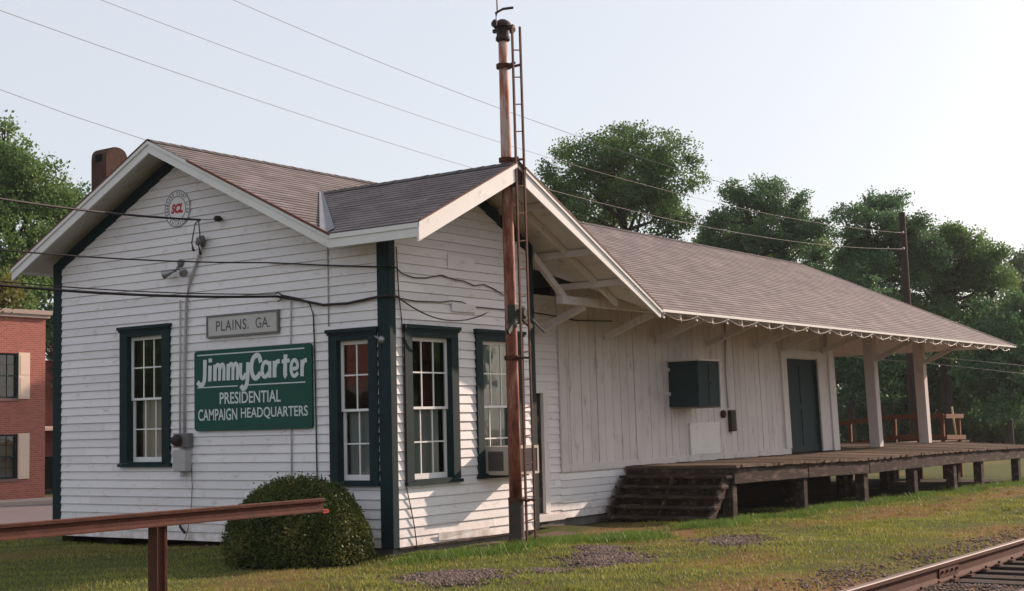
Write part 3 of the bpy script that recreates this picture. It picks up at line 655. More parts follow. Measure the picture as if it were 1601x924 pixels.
def stroke(mb, mp, pts, w_, off, closed=False):
    """a painted brush stroke of constant width through (u, z) points, smoothed, with round ends"""
    P = [Vector((p[0], p[1])) for p in pts]
    # Catmull-Rom
    Q = []
    for i in range(len(P)-1):
        p0 = P[max(i-1, 0)]; p1 = P[i]; p2 = P[i+1]; p3 = P[min(i+2, len(P)-1)]
        n2 = 6 if len(P) > 2 else 1
        for k in range(n2):
            t_ = k/n2; Q.append(.5*((2*p1)+(-p0+p2)*t_+(2*p0-5*p1+4*p2-p3)*t_**2+(-p0+3*p1-3*p2+p3)*t_**3))
    Q.append(P[-1]); hw = w_/2; L_, R_ = [], []
    for i, q in enumerate(Q):
        d = (Q[min(i+1, len(Q)-1)]-Q[max(i-1, 0)]).normalized(); nn = Vector((-d.y, d.x))
        L_.append(q+nn*hw); R_.append(q-nn*hw)
    for i in range(len(Q)-1):
        mb.face([mp(*L_[i], off), mp(*R_[i], off), mp(*R_[i+1], off), mp(*L_[i+1], off)])
# ---- green headquarters sign ------------------------------------------------
SY0, SY1, SZ0, SZ1 = 3.76, 1.38, 1.705, 2.885
sg = empty('campaign_sign', 'green campaign headquarters sign with white lettering on the gable wall', 'sign', (0, 2.57, 1.705))
mb = MB(); r_ = .06; rim = []
for cx_, cz_, a0 in ((SY1+r_, SZ0+r_, 180), (SY0-r_, SZ0+r_, 270), (SY0-r_, SZ1-r_, 0), (SY1+r_, SZ1-r_, 90)):
    for k in range(6): a = R(a0+18*k); rim.append((cx_+r_*math.cos(a), cz_+r_*math.sin(a)))
xf, xb = -.058, -.022
mb.face([(xf, y, z) for y, z in rim]); mb.face([(xb, y, z) for y, z in reversed(rim)])
for i in range(len(rim)):
    a, b_ = rim[i], rim[(i+1) % len(rim)]; mb.face([(xf, *a), (xb, *a), (xb, *b_), (xf, *b_)])
mb.build('board', M['signgreen'], sg)
SW, SH = SY0-SY1, SZ1-SZ0
sm = lambda u, v, off: (-.0595-off, SY0-u*SW, SZ1-v*SH)   # u right, v down, 0..1
rows = MB()
def smw(u, z, off): return (-.0595-off, SY0-u, z)
def rect(mb, u0, v0, u1, v1, off=.0): mb.face([sm(u0, v1, off), sm(u1, v1, off), sm(u1, v0, off), sm(u0, v0, off)])
rect(rows, .03, .048, .945, .062); rect(rows, .03, .452, .385, .466); rect(rows, .475, .448, .95, .462)
rows.build('rule_line', M['signwhite'], sg)
# brush script, drawn in metres on the board: u from the left edge, z measured down from the top
nm = MB(); bw = .074
Sx = lambda u, v: (u, SZ1-v)
def bs(pts, w_=bw): stroke(nm, lambda u, z, off: smw(u, z, off), [Sx(*p) for p in pts], w_, .0004+random.random()*.002)
T, BL = .20, .455     # x-height top, baseline (m below the board top)
bs([(.235, .135), (.225, .40), (.20, .475), (.145, .512), (.07, .455)])                        # J
bs([(.345, .225), (.335, BL)]); bs([(.35, .120), (.348, .178)])                         # i
def em(u):
    bs([(u, .215), (u-.006, BL)]); bs([(u, .30), (u+.03, .232), (u+.075, .225), (u+.095, .28), (u+.09, BL)], .06)
    bs([(u+.095, .30), (u+.125, .232), (u+.165, .225), (u+.188, .28), (u+.182, BL)], .06)
em(.45); em(.73)
bs([(.985, .215), (.98, .36), (1.0, .425), (1.045, .43), (1.09, .37)], .062); bs([(1.135, .21), (1.12, .45), (1.09, .55), (1.03, .585), (.985, .54)])   # y
bs([(1.395, .225), (1.36, .135), (1.29, .125), (1.225, .19), (1.205, .32), (1.245, .425), (1.31, .44), (1.39, .37)])   # C
bs([(1.55, .255), (1.50, .222), (1.445, .25), (1.42, .33), (1.44, .415), (1.49, .43), (1.55, .38)], .06); bs([(1.575, .215), (1.57, .45)], .062)   # a
bs([(1.67, .215), (1.665, .45)]); bs([(1.675, .31), (1.71, .235), (1.77, .225)], .062)            # r
bs([(1.885, .135), (1.875, .40), (1.90, .448)]); bs([(1.81, .232), (1.965, .222)], .055)           # t
bs([(2.01, .345), (2.11, .33), (2.105, .255), (2.06, .222), (2.01, .255), (1.99, .34), (2.015, .425), (2.07, .442), (2.125, .40)], .055)  # e
bs([(2.205, .225), (2.20, .455)], .066); bs([(2.21, .315), (2.24, .245), (2.295, .235)], .06)                 # r
nm.build('lettering', M['signwhite'], sg)
l = MB()
join(l, text_mesh('PRESIDENTIAL', .52*SW, .145*SH, smw, .228*SW, SZ1-.675*SH, 0, thick=.012)); 
join(l, text_mesh('CAMPAIGN', .345*SW, .145*SH, smw, .035*SW, SZ1-.875*SH, 0, thick=.012))
join(l, text_mesh('HEADQUARTERS', .555*SW, .145*SH, smw, .412*SW, SZ1-.875*SH, 0, thick=.012))
l.build('lettering', M['signwhite'], sg)
# ---- station name board -------------------------------------------------------
sb = empty('station_name_board', 'small grey framed board reading PLAINS. GA. above the green sign', 'sign', (0, 2.76, 3.065))
mb = MB(); mb.box(-.05, -.022, 2.045, 3.465, 3.09, 3.375); mb.build('board', M['boardwhite'], sb)
mb = MB(); fr = .028
mb.box(-.062, -.022, 2.015, 3.495, 3.065, 3.093); mb.box(-.062, -.022, 2.015, 3.495, 3.372, 3.40); mb.box(-.062, -.022, 2.015, 2.043, 3.094, 3.371); mb.box(-.062, -.022, 3.467, 3.495, 3.094, 3.371)
mb.build('frame', M['meter'], sb)
l = MB(); mp_ = lambda u, z, off: (-.052-off, 3.495-u, z)
text_mesh('PLAINS.', .68, .155, mp_, .20, 3.155, 0, thick=.008, spacing=1.1).build('lettering', M['lettergrey'], sb); join(l, text_mesh('GA.', .285, .155, mp_, 1.02, 3.155, 0, thick=.004))
l.build('lettering', M['lettergrey'], sb)
# ---- round railroad emblem ----------------------------------------------------
em_ = empty('railroad_emblem', 'round white railroad emblem with red SCL letters high in the gable', 'emblem', (0, 4.15, 5.08))
cy_, cz_, ra = 4.15, 5.08, .285
ring = lambda r0, r1, x: [[(x, cy_+r*math.cos(2*math.pi*k/48), cz_+r*math.sin(2*math.pi*k/48)) for k in range(48)] for r in (r0, r1)]
mb = MB(); mb.lathe((-.024, cy_, cz_), [(0.001, -.006), (ra, -.006), (ra, .004)], 48, 'X'); mb.build('disc', M['white'], em_)
mb = MB()
for r0, r1 in ((ra-.014, ra-.002), (ra-.105, ra-.093)):
    a, b_ = ring(r0, r1, -.0315)
    for k in range(48): mb.face([a[k], a[(k+1) % 48], b_[(k+1) % 48], b_[k]])
def arc_text(s, r, a0, a1, h, flip=False):
    for i, chh in enumerate(s):
        if chh == ' ': continue
        a = R(a0+(a1-a0)*(i+.5)/len(s)); wd = abs(R(a1-a0))/len(s)*r*.72
        def mpp(u, z, off, a=a):
            uu = u; rr = r+z if not flip else r+h-z
            # local right = clockwise direction when not flipped
            px = (r+z)*math.cos(a) + (uu)*math.sin(a) if not flip else (r+h-z)*math.cos(a) - uu*math.sin(a)
            pz = (r+z)*math.sin(a) - (uu)*math.cos(a) if not flip else (r+h-z)*math.sin(a) + uu*math.cos(a)
            return (-.0315-off, cy_-px, cz_+pz)
        join(mb, text_mesh(chh, wd*(.35 if chh == 'I' else 1), h, mpp, -wd/2, 0, 0, thick=.035))
arc_text('SEABOARD COAST LINE', ra-.083, 205, -25, .058)
arc_text('RAILROAD', ra-.083, 225, 315, .058, True)
mb.build('ring_lettering', M['bluegrey'], em_)
l = text_mesh('SCL', .27, .15, lambda u, z, off: (-.0315-off, cy_+.14-u, cz_-.072+z), 0, 0, 0, thick=.06, shear=.3); l.build('letters', M['red'], em_)

# ------------------------------------------------------------------ things fixed to the gable wall
def tube_thing(name, pts, r, m_, label=None, cat=None, group=None, n=8):
    mb = MB(); mb.tube(pts, r, n); o = mb.build(name, m_, smooth=True)
    return tag(o, label, cat, group)
t = empty('floodlight', 'twin bulb floodlight bracket on the gable wall', 'floodlight', (0, 4.08, 4.24))
mb = MB(); mb.lathe((-.02, 4.08, 4.24), [(.06, .01), (.06, -.02), (.035, -.05), (.001, -.055)], 12, 'X'); mb.tube([(-.05, 4.08, 4.22), (-.10, 4.08, 4.14)], .022); mb.tube([(-.07, 4.0, 4.12), (-.10, 4.08, 4.15), (-.07, 4.16, 4.12)], .018); mb.build('mount', M['meter'], t, smooth=True)
for sy in (1, -1):
    mb = MB(); c0 = Vector((-.08, 4.08+sy*.07, 4.13)); d = Vector((-.5, sy*.8, -.35)).normalized()
    mb.tube([c0, c0+d*.07, c0+d*.10, c0+d*.20, c0+d*.205], [.026, .03, .045, .068, .05], 12); mb.build('bulb_holder', M['lamp'], t, smooth=True)
wh = empty('weatherhead', 'grey service weatherhead with conduit running down to the meter', 'conduit', (0, 3.55, 4.52))
mb = MB(); mb.tube([(-.05, 3.58, 4.44), (-.055, 3.56, 4.52), (-.08, 3.55, 4.56), (-.14, 3.55, 4.53), (-.17, 3.55, 4.46)], [.03, .045, .05, .05, .035], 10); mb.build('hood', M['meter'], wh, smooth=True)
mb = MB(); mb.tube([(-.045, 3.58, 4.45), (-.045, 3.64, 4.36), (-.045, 3.75, 4.15), (-.045, 3.86, 3.95), (-.045, 3.94, 3.65), (-.045, 3.99, 2.6), (-.045, 3.995, 1.66)], .021, 8); mb.build('conduit', M['conduit'], wh, smooth=True)
mb = MB(); mb.tube([(-.04, 4.085, 3.68), (-.04, 4.10, 1.66)], .013, 8); mb.build('conduit', M['conduit'], wh, smooth=True)
mt = empty('electric_meter', 'grey electric meter above a breaker box on the gable wall', 'meter', (0, 4, 1.1))
mb = MB(); mb.box(-.13, -.02, 3.83, 4.15, 1.47, 1.68); mb.build('socket_box', M['meter'], mt, bevel=.01)
mb = MB(); mb.lathe((-.13, 4.03, 1.575), [(.085, 0), (.085, -.03), (.075, -.07), (.06, -.10), (.001, -.105)], 18, 'X'); mb.build('meter_dial', M['iron'], mt, smooth=True)
mb = MB(); mb.box(-.16, -.02, 3.86, 4.12, 1.12, 1.43); mb.tube([(-.08, 3.99, 1.42), (-.08, 3.99, 1.48)], .025); mb.tube([(-.08, 4.0, 1.04), (-.08, 4.0, 1.125)], .035); mb.build('breaker_box', M['conduit'], mt, bevel=.012)
tube_thing('ground_wire', [(-.03, 3.87, 1.3), (-.035, 3.84, .9), (-.03, 3.88, .5), (-.05, 3.93, .25), (-.08, 4.0, .02)], .005, M['cable'], 'thin loose wire hanging below the breaker box', 'wire', n=5)
tube_thing('pipe_stub', [(-.03, 4.14, .40), (-.10, 4.03, .30), (-.13, 3.9, .22)], .02, M['cable'], 'short dark pipe sticking out low on the gable wall', 'pipe')
tube_thing('downlead', [(-.03, 1.98, 3.60), (-.04, 1.60, 3.52), (-.04, 1.42, 3.44), (-.035, 1.355, 3.28), (-.032, 1.345, 2.89), (-.032, 1.335, 2.2), (-.03, 1.33, 1.2), (-.03, 1.32, .8)], .010, M['cable'], 'thin cable running down the gable wall beside the green sign', 'cable', n=6)
tube_thing('wall_conduit', [(-.035, 1.78, 3.5), (-.032, 1.80, 2.9), (-.032, 1.805, 1.68), (-.03, 1.815, .55)], .012, M['conduit'], 'white painted conduit behind the green sign', 'conduit', n=6)
tube_thing('wall_seam_strip', [(-.022, 1.08, 4.28), (-.022, 1.08, 3.10)], .010, M['conduit'], 'thin white strip over the siding joint above the narrow window', 'trim strip', n=6)
for (y, z, nm_) in ((3.195, 4.817, 'dark cable anchor at the right of the emblem'),):
    mb = MB(); mb.lathe((-.02, y, z), [(.02, .01), (.02, -.03), (.045, -.04), (.045, -.07), (.03, -.08), (.045, -.09), (.04, -.12), (.001, -.125)], 12, 'X'); tag(mb.build('insulator', M['iron'], smooth=True), nm_, 'insulator')
mb = MB(); mb.lathe((-.05, .109, 2.86), [(.05, .03), (.055, .0), (.045, -.02), (.001, -.03)], 12, 'X'); mb.tube([(-.03, .25, 2.93), (-.06, .14, 2.87)], .012); tag(mb.build('bell', M['lamp'], smooth=True), 'small grey bell on the green corner post', 'bell')
# ---- overhead service cables ------------------------------------------------------
def catenary(a, b_, sag_, n=24):
    a = Vector(a); b_ = Vector(b_); return [a.lerp(b_, i/n)-Vector((0, 0, sag_*4*(i/n)*(1-i/n))) for i in range(n+1)]
def at(x, y, d): return CAM + (F + RR*((x-800.5)/FPX) - UU*((y-462)/FPX))*d
A1 = (-.12, 3.62, 4.70)
P = catenary(at(-260, 262, 15.5), (-.14, 3.52, 4.83), .10)
tube_thing('service_cable', P, .016, M['cable'], 'thick dark service cable crossing the round emblem', 'cable', 'service cables to the depot')
tube_thing('service_cable', [(-.14, 3.52, 4.83), (-.10, 3.40, 4.825), (-.10, 3.20, 4.817)], .006, M['cable'], 'short thin end of cable between the emblem and the anchor', 'cable', 'service cables to the depot', n=6)
for dy, zz in ((.10, 4.40), (-.05, 4.34)):
    y0 = 3.55
    pts = [(-.14, y0-.01, 4.835), (-.15, y0+dy*.5+.02, 4.78), (-.14, y0+dy+.03, 4.62), (-.14, y0+dy+.06, zz+.1), (-.14, y0+dy+.03, zz), (-.14, y0+dy+.01, zz-.02)]
    mb = MB(); mb.tube(pts, [.009]*4+[.02, .02], 7); tag(mb.build('drip_loop', M['cable'], smooth=True), 'left drooping cable tail under the emblem' if dy > 0 else 'right drooping cable tail under the emblem', 'cable')
P = catenary(at(-260, 360, 16), (-.06, 2.2, 4.08), .10) + [(-.05, 1.2, 3.96), (-.05, .2, 3.85), (-.05, -.03, 3.84), (.10, -.055, 3.83)]
tube_thing('telephone_cable', P, .010, M['cable'], 'thin upper cable stretched across the gable to the corner post', 'cable', 'service cables to the depot')
P = catenary(at(-260, 414, 16), (-.05, 2.05, 3.585), .12) + [(-.05, 1.6, 3.50), (-.05, 1.15, 3.40), (-.05, .7, 3.39), (-.05, .15, 3.44), (-.06, -.05, 3.44), (.1, -.07, 3.43)]
tube_thing('service_cable', P, .018, M['cable'], 'thick lower cable stretched across the gable below the floodlight', 'cable', 'service cables to the depot')
P = catenary(at(-260, 408, 16.1), (-.05, 2.08, 3.62), .11)
tube_thing('telephone_cable', P, .008, M['cable'], 'thin cable running just above the thick lower cable', 'cable', 'service cables to the depot')
mb = MB(); mb.tube([(-.04, 2.08, 3.62), (-.08, 2.0, 3.64), (-.09, 1.92, 3.60), (-.08, 1.93, 3.53), (-.05, 2.02, 3.51)], .010, 6); tag(mb.build('cable_hook', M['iron'], smooth=True), 'small cable hook above the station name board', 'hook')
# bay cables
tube_thing('bay_cable', [(.1, -.05, 3.83), (.22, -.04, 3.76), (.5, -.035, 3.72), (.75, -.035, 3.735), (1.1, -.035, 3.80), (1.35, -.035, 3.76), (1.62, -.035, 3.75), (1.85, -.035, 3.70), (2.1, -.035, 3.735), (2.35, -.035, 3.68), (2.6, -.035, 3.60)], .008, M['cable'], 'wavy thin cable on the bay wall under the gable', 'cable', n=6)
tube_thing('bay_cable', catenary((.1, -.07, 3.43), (1.72, -.42, 3.30), .22, 14), .010, M['cable'], 'drooping cable from the corner post to the mast', 'cable', n=6)
tube_thing('bay_cable', [(.1, -.06, 3.42), (.5, -.04, 3.40), (1.1, -.035, 3.42), (1.3, -.035, 3.45), (1.55, -.035, 3.45), (1.8, -.035, 3.39), (2.56, -.035, 3.385), (3.3, -.035, 3.36)], .007, M['cable'], 'thin cable running level above the bay windows', 'cable', n=6)
tube_thing('bay_downlead', [(.13, -.03, 4.12), (.16, -.035, 3.5), (.215, -.035, 3.1), (.235, -.03, 2.2), (.24, -.03, 1.2), (.25, -.03, .9), (.34, -.03, .6), (.40, -.035, .35), (.45, -.04, .02)], .008, M['rustdark'], 'rusty lead running down the bay wall beside the corner post', 'cable', n=6)
mb = MB(); mb.box(1.26, 1.88, -.030, -.014, 3.905, 4.105); tag(mb.build('blank_panel', M['white']), 'blank white panel high on the bay wall', 'panel')
mb = MB(); mb.box(1.32, 1.87, -.045, -.014, 3.30, 3.425); tag(mb.build('blank_panel', M['white'], bevel=.006), 'small white boxed panel above the bay windows', 'panel')
# wall fittings on the freight wall
mb = MB(); mb.box(11.98, 12.18, .97, 1.055, 1.42, 1.86); o = mb.build('switch_box', M['iron'], lean=True); tag(o, 'dark switch box on the board wall beside the green hatch', 'switch box')
mb = MB(); mb.lathe((11.72, 1.055, 1.78), [(.08, 0), (.08, -.06), (.001, -.07)], 12, 'Y'); tag(mb.build('gong', M['rustdark'], lean=True, smooth=True), 'round dark fitting between the hatch and the switch box', 'fitting')
tube_thing('wall_conduit', [(11.95, 1.04, 3.7), (11.9, 1.04, 2.6), (11.95, 1.04, 1.9)], .015, M['conduit'], 'vertical conduit above the switch box', 'conduit', n=6)
tube_thing('wall_cable', [(3.4, 1.03, 3.62), (4.2, 1.02, 3.55), (5.2, 1.02, 3.52), (6.2, 1.02, 3.46), (7.4, 1.02, 3.50)], .012, M['cable'], 'dark cable strung along the wall under the porch roof', 'cable', n=6)
# string of small lights along the eave
P = []; x = 5.75; i = 0
sl = empty('string_lights', 'string of small clear bulbs looped along the freight eave', 'string lights', (15, -.96, 3.3))
x_end = 25.6; k = 0
xs_ = list(np.arange(5.75, 25.6, 1.15))
for a, b_ in zip(xs_, xs_[1:]):
    P += catenary((a, -.985, 3.44), (b_, -.985, 3.44), .10, 8)[:-1]
mb = MB(); mb.tube(P, .0028, 5); mb.build('cord', M['meter'], sl)
for i, p in enumerate(P):
    if i % 4 == 0 and k < 60:
        k += 1; mb = MB(); mb.tube([p+Vector((0, 0, 0)), p+Vector((0, 0, -.02)), p+Vector((0, 0, -.05)), p+Vector((0, 0, -.065))], [.005, .009, .010, .003], 6); mb.build('bulb', M['lamp'], sl, smooth=True)

# ------------------------------------------------------------------ air conditioner
ac = empty('air_conditioner', 'beige window air conditioner under the bay window beside the mast', 'air conditioner', (2.43, -.2, .96))
AX0, AX1, AY, AZ0, AZ1 = 2.08, 2.80, -.43, .965, 1.375
mb = MB(); mb.box(AX0, AX1, AY+.012, .02, AZ0, AZ1); mb.build('housing', M['acbeige'], ac, bevel=.01)
mb = MB()
for a, b_, c_, d_ in ((AX0, AX1, AZ1-.04, AZ1), (AX0, AX1, AZ0, AZ0+.035), (AX0, AX0+.035, AZ0+.036, AZ1-.041), (AX1-.035, AX1, AZ0+.036, AZ1-.041)): mb.box(a, b_, AY-.012, AY+.011, c_, d_)
mb.build('frame', M['acbeige'], ac)
mb = MB(); mb.box(AX0+.036, AX1-.036, AY+.002, AY+.0115, AZ0+.036, AZ1-.041)
for k in range(22): z = AZ0+.045+k*.0148; mb.box(AX0+.036, AX1-.036, AY-.004, AY+.0015, z, z+.006)
mb.build('grille', M['acgrille'], ac)
for ya, yb in ((-.30, -.20), (-.17, -.07)):
    mb = MB(); mb.box(AX0-.004, AX0+.01, ya-.02, yb+.02, AZ0+.06, AZ1-.07)
    for k in range(12): z = AZ0+.07+k*.022; mb.box(AX0-.010, AX0-.0045, ya-.015, yb+.015, z, z+.009)
    mb.build('side_louver', M['acgrille'], ac)

# ------------------------------------------------------------------ signal mast with ladder
ms = empty('signal_mast', 'tall rusty signal mast rising through the bay roof', 'signal mast', (1.93, -.63, gz(1.9, -.6)))
top = Vector((1.755, -.73, 7.28)); bot = Vector((1.83, -.70, -.1)); mx = lambda z: bot.lerp(top, (z+.1)/7.38)
mb = MB(); mb.tube([mx(.6), mx(2.5), mx(4.5), mx(6), mx(7.3)], [.092, .086, .08, .073, .066], 20); mb.build('pole', M['mast'], ms, smooth=True)
mb = MB(); c0 = bot; mb.tube([(c0.x, c0.y, -.12), (c0.x, c0.y, 0.0), (c0.x, c0.y, .12), (c0.x, c0.y, .22), (c0.x, c0.y, .62), (c0.x, c0.y, .66)], [.18, .15, .115, .108, .108, .115], 18); mb.box(c0.x-.16, c0.x+.16, c0.y-.16, c0.y+.16, -.1, .005); mb.build('base_casing', M['timber'] if False else mat('base_casing_metal', (.060, .062, .052), .7, .3, var=(.04, .03, .024), vscale=8, bump=.4, dirt=(.11, .04, .025), dscale=5, damt=.6), ms, smooth=False)
for sx_ in (-.28, .30):
    mb = MB(); mb.box(c0.x+sx_-.03, c0.x+sx_+.03, c0.y-.2, c0.y-.08, -.05, .02); mb.tube([(c0.x+sx_, c0.y-.14, .0), (c0.x+sx_, c0.y-.14, .12)], .015); mb.build('anchor_bolt', M['rustdark'], ms)
for z in (.64, 2.62, 5.44, 6.80):
    mb = MB(); p = mx(z); r_ = .10
    mb.lathe((p.x, p.y, z), [(r_*.8, -.03), (r_+.008, -.03), (r_+.008, .03), (r_*.8, .03)], 18); mb.beam((p.x, p.y-.08, z), (p.x-.10, -.99, z-.01), .035, .03); mb.beam((p.x+.10, p.y-.05, z), (p.x+.05, -.99, z-.01), .03, .03); mb.build('clamp', M['rustdark'], ms)
mb = MB(); p = mx(7.35)
mb.lathe((p.x, p.y, 7.28), [(.08, -.12), (.105, -.10), (.105, -.06), (.09, -.04), (.095, .08), (.13, .09), (.13, .13), (.10, .17), (.05, .20), (.001, .21)], 16)
mb.beam((p.x-.22, p.y+.02, 7.38), (p.x+.22, p.y-.05, 7.37), .05, .05); mb.beam((p.x-.02, p.y+.15, 7.33), (p.x, p.y-.2, 7.35), .05, .05)
mb.tube([(p.x-.16, p.y, 7.40), (p.x-.15, p.y, 7.55), (p.x-.05, p.y-.05, 7.62), (p.x+.10, p.y-.12, 7.66)], .02, 6)
for dx in (-.22, .2): mb.lathe((p.x+dx, p.y-.02, 7.33), [(.001, -.02), (.035, 0), (.04, .07), (.02, .1), (.001, .1)], 10)
mb.build('top_bracket', M['iron'], ms)
mb = MB(); mb.tube([(p.x-.12, p.y, 7.55), (p.x-.13, p.y, 7.95)], .012, 6); mb.build('finial_rod', M['mast'], ms)
mb = MB()   # lower semaphore bearing with two arms
p = mx(3.22)
mb.box(p.x-.10, p.x+.14, p.y-.15, p.y-.02, 3.10, 3.36); mb.lathe((p.x+.02, p.y-.16, 3.24), [(.08, .02), (.08, -.06), (.05, -.09), (.001, -.09)], 14, 'Y')
mb.beam((p.x-.02, p.y-.18, 3.24), (p.x-.36, p.y-.2, 2.95), .04, .06); mb.beam((p.x-.02, p.y-.18, 3.20), (p.x+.22, p.y-.20, 3.05), .04, .06); mb.beam((p.x+.1, p.y-.3, 3.15), (p.x+.36, p.y-.33, 2.98), .03, .03)
mb.build('arm_bearing', mat('faded_green_iron', (.05, .065, .055), .65, .3, var=(.03, .035, .03), vscale=10), ms)
ld = empty('ladder', 'thin rusty iron ladder standing beside the signal mast', 'ladder', (1.85, -.97, 0))
bl_, br_, tl_, tr_ = Vector((1.745, -.93, .08)), Vector((1.955, -.93, .10)), Vector((1.605, -1.0, 7.30)), Vector((1.80, -1.0, 7.34))
for a, b_ in ((bl_, tl_), (br_, tr_)):
    mb = MB(); mb.beam(a, b_, .035, .022, (0, 1, 0))
    if a is br_: mb.beam(br_+Vector((0, 0, .02)), (2.02, -.98, -.03), .035, .022, (0, 1, 0))
    mb.build('stile', M['rustdark'], ld)
for k in range(18):
    f = (.35+k*.39-.08)/7.24
    mb = MB(); mb.tube([bl_.lerp(tl_, f), br_.lerp(tr_, f)], .010, 6); mb.build('rung', M['rustdark'], ld)
# concrete pads around the mast foot
for i, (x, y, sx_, sy_, lab) in enumerate(((1.35, -.52, .38, .3, 'small flat board lying left of the mast foot'), (3.15, -.30, .75, .5, 'broken flat slab lying at the recess beyond the mast'), (2.25, -.72, .35, .22, 'small concrete pad under the ladder foot'))):
    mb = MB(); zz = gz(x, y)+.015; mb.hull8([(x-sx_, y-sy_*.4, zz-.05), (x+sx_*.9, y-sy_*.5, zz-.05), (x+sx_, y+sy_*.5, zz-.05), (x-sx_*.8, y+sy_*.4, zz-.05), (x-sx_, y-sy_*.4, zz+.035), (x+sx_*.9, y-sy_*.5, zz+.03), (x+sx_, y+sy_*.5, zz+.06), (x-sx_*.8, y+sy_*.4, zz+.04)])
    tag(mb.build('paving_slab', M['concrete'] if i == 2 else M['deck'], bevel=.01), lab, 'slab')

# ------------------------------------------------------------------ loading platform and steps
pf = empty('loading_platform', 'long dark timber loading platform in front of the freight room', 'platform', (16, 0, -.2))
XS, XR, YF = 7.72, 26.6, -1.15
def fz(x): return float(np.interp(x, [7.7, 10.5, 13.6, 17, 20, 25.4, 27], [.885, .86, .80, .795, .785, .715, .70]))
def wz(x): return float(np.interp(x, [7.7, 18, 27], [.875, .86, .83]))
mb = MB(); x = XS
while x < XR:
    x1 = min(x+.19, XR); j = random.uniform(-.008, .008); e = random.uniform(-.015, .012)
    ya = YF-.05+e; yb = 1.03 if x < 17.3 else 2.6
    t_ = lambda xx, y: (fz(xx)+(wz(xx)-fz(xx))*(y-YF)/(1.08-YF) if y < 1.08 else wz(xx)) + j
    mb.hull8([(x+.006, ya, t_(x, YF)-.05), (x1-.006, ya, t_(x1, YF)-.05), (x1-.006, min(yb, 1.05), t_(x1, 1.05)-.05), (x+.006, min(yb, 1.05), t_(x, 1.05)-.05), (x+.006, ya, t_(x, YF)), (x1-.006, ya, t_(x1, YF)), (x1-.006, min(yb, 1.05), t_(x1, 1.05)), (x+.006, min(yb, 1.05), t_(x, 1.05))])
    if yb > 2: mb.box(x+.006, x1-.006, 1.06, 7.1, wz(x)-.05+j, wz(x)+j)
    x = x1
mb.build('deck', M['deck'], pf)
xb_ = [XS, 10.85, 13.95, 17.1, 20.2, 23.4, XR]
for a, b_ in zip(xb_, xb_[1:]):
    mb = MB(); za, zb_ = fz(a)-.058, fz(b_)-.058; d = .27
    a += .008; o = random.uniform(-.012, .008)
    mb.hull8([(a, YF+o, za-d), (b_, YF+o, zb_-d), (b_, YF+o+.10, zb_-d), (a, YF+o+.10, za-d), (a, YF+o, za), (b_, YF+o, zb_), (b_, YF+o+.10, zb_), (a, YF+o+.10, za)]); mb.build('edge_beam', M['timber'], pf, bevel=.012)
for x in (7.79, 10.78, 13.85, 16.85, 19.6, 21.75, 25.05):
    for y in (YF+.04, .55) if x < 18 else (YF+.04, .55, 2.4):
        mb = MB(); g = gz(x, y)-.2; s = .09 if x < 13 else .12; mb.box(x-s, x+s, y, y+.2, g, fz(x)-.33 if y < 0 else fz(x)-.06); mb.build('post', M['timber'], pf, bevel=.015)
for x in (10.78, 13.85, 16.85, 19.6, 21.75, 25.05):
    mb = MB(); mb.box(x-.06, x+.06, YF+.25, 2.6, fz(x)-.30, fz(x)-.07); mb.build('cross_beam', M['timber'], pf)
# end of the platform, left side fascia
mb = MB(); mb.box(XS+.01, XS+.09, YF+.11, 1.0, .60, .83); mb.build('edge_beam', M['timber'], pf)
st = empty('wooden_steps', 'broad dark wooden steps against the left end of the platform', 'steps', (7.3, 0, -.1))
nst = 5; rise = .166; run = .165
for k in range(nst):
    x = XS-.02-(k)*run-.13; z = .86-(k+1)*rise+.02
    mb = MB(); j = random.uniform(-.012, .012)
    mb.hull8([(x-.13, YF+.02+j, z-.055), (x+.12, YF+.02, z-.055), (x+.12, .98, z-.05), (x-.13, 1.0+j, z-.05), (x-.13, YF+.02+j, z), (x+.12, YF+.02, z+.005), (x+.12, .98, z), (x-.13, 1.0+j, z)]); mb.build('tread', M['timber'], st, bevel=.012)
    mb = MB(); mb.box(x+.07, x+.095, YF+.08, .95, z-rise+.0, z-.056); mb.build('riser', M['timber'], st)
for y in (YF+.07, -.1, .9):
    mb = MB(); mb.hull8([(XS-.95, y, -.12), (XS-.75, y, -.12), (XS-.75, y+.05, -.12), (XS-.95, y+.05, -.12), (XS-.28, y, .66), (XS-.02, y, .66), (XS-.02, y+.05, .66), (XS-.28, y+.05, .66)]); mb.build('stringer', M['timber'], st)
# ------------------------------------------------------------------ ramp railing behind the platform
rp = empty('ramp_railing', 'brown stained wooden ramp railing at the far end of the platform', 'railing', (27, 3, .8))
X_ = 27.0
def rb(a, b_, w_, h_, nm_): 
    mb = MB(); mb.beam(a, b_, w_, h_); mb.build(nm_, M['stain'], rp)
rb((X_, 3.1, 1.60), (X_, 1.55, 1.60), .05, .13, 'top_rail'); rb((X_, 6.2, 1.30), (X_, 3.1, 1.60), .05, .13, 'top_rail')
rb((X_, 3.1, .98), (X_, 1.55, .98), .05, .12, 'lower_rail'); rb((X_, 6.2, .60), (X_, 3.1, .96), .05, .12, 'lower_rail')
for y in (6.1, 4.5, 3.08, 2.35, 1.62):
    z = 1.64 if y < 3.2 else 1.64-(y-3.1)*.097
    rb((X_+.07, y, -.3), (X_+.07, y, z), .10, .10, 'post')
rb((X_, 1.50, 1.585), (X_+1.65, 1.50, 1.575), .05, .13, 'top_rail'); rb((X_, 1.50, .97), (X_+1.75, 1.50, .93), .05, .13, 'lower_rail')
rb((X_+1.45, 1.58, -.3), (X_+1.45, 1.58, 1.62), .10, .10, 'post')
mb = MB(); mb.box(26.62, 29.5, 1.6, 3.1, .77, .83); mb.build('ramp_deck', M['deck'], rp)

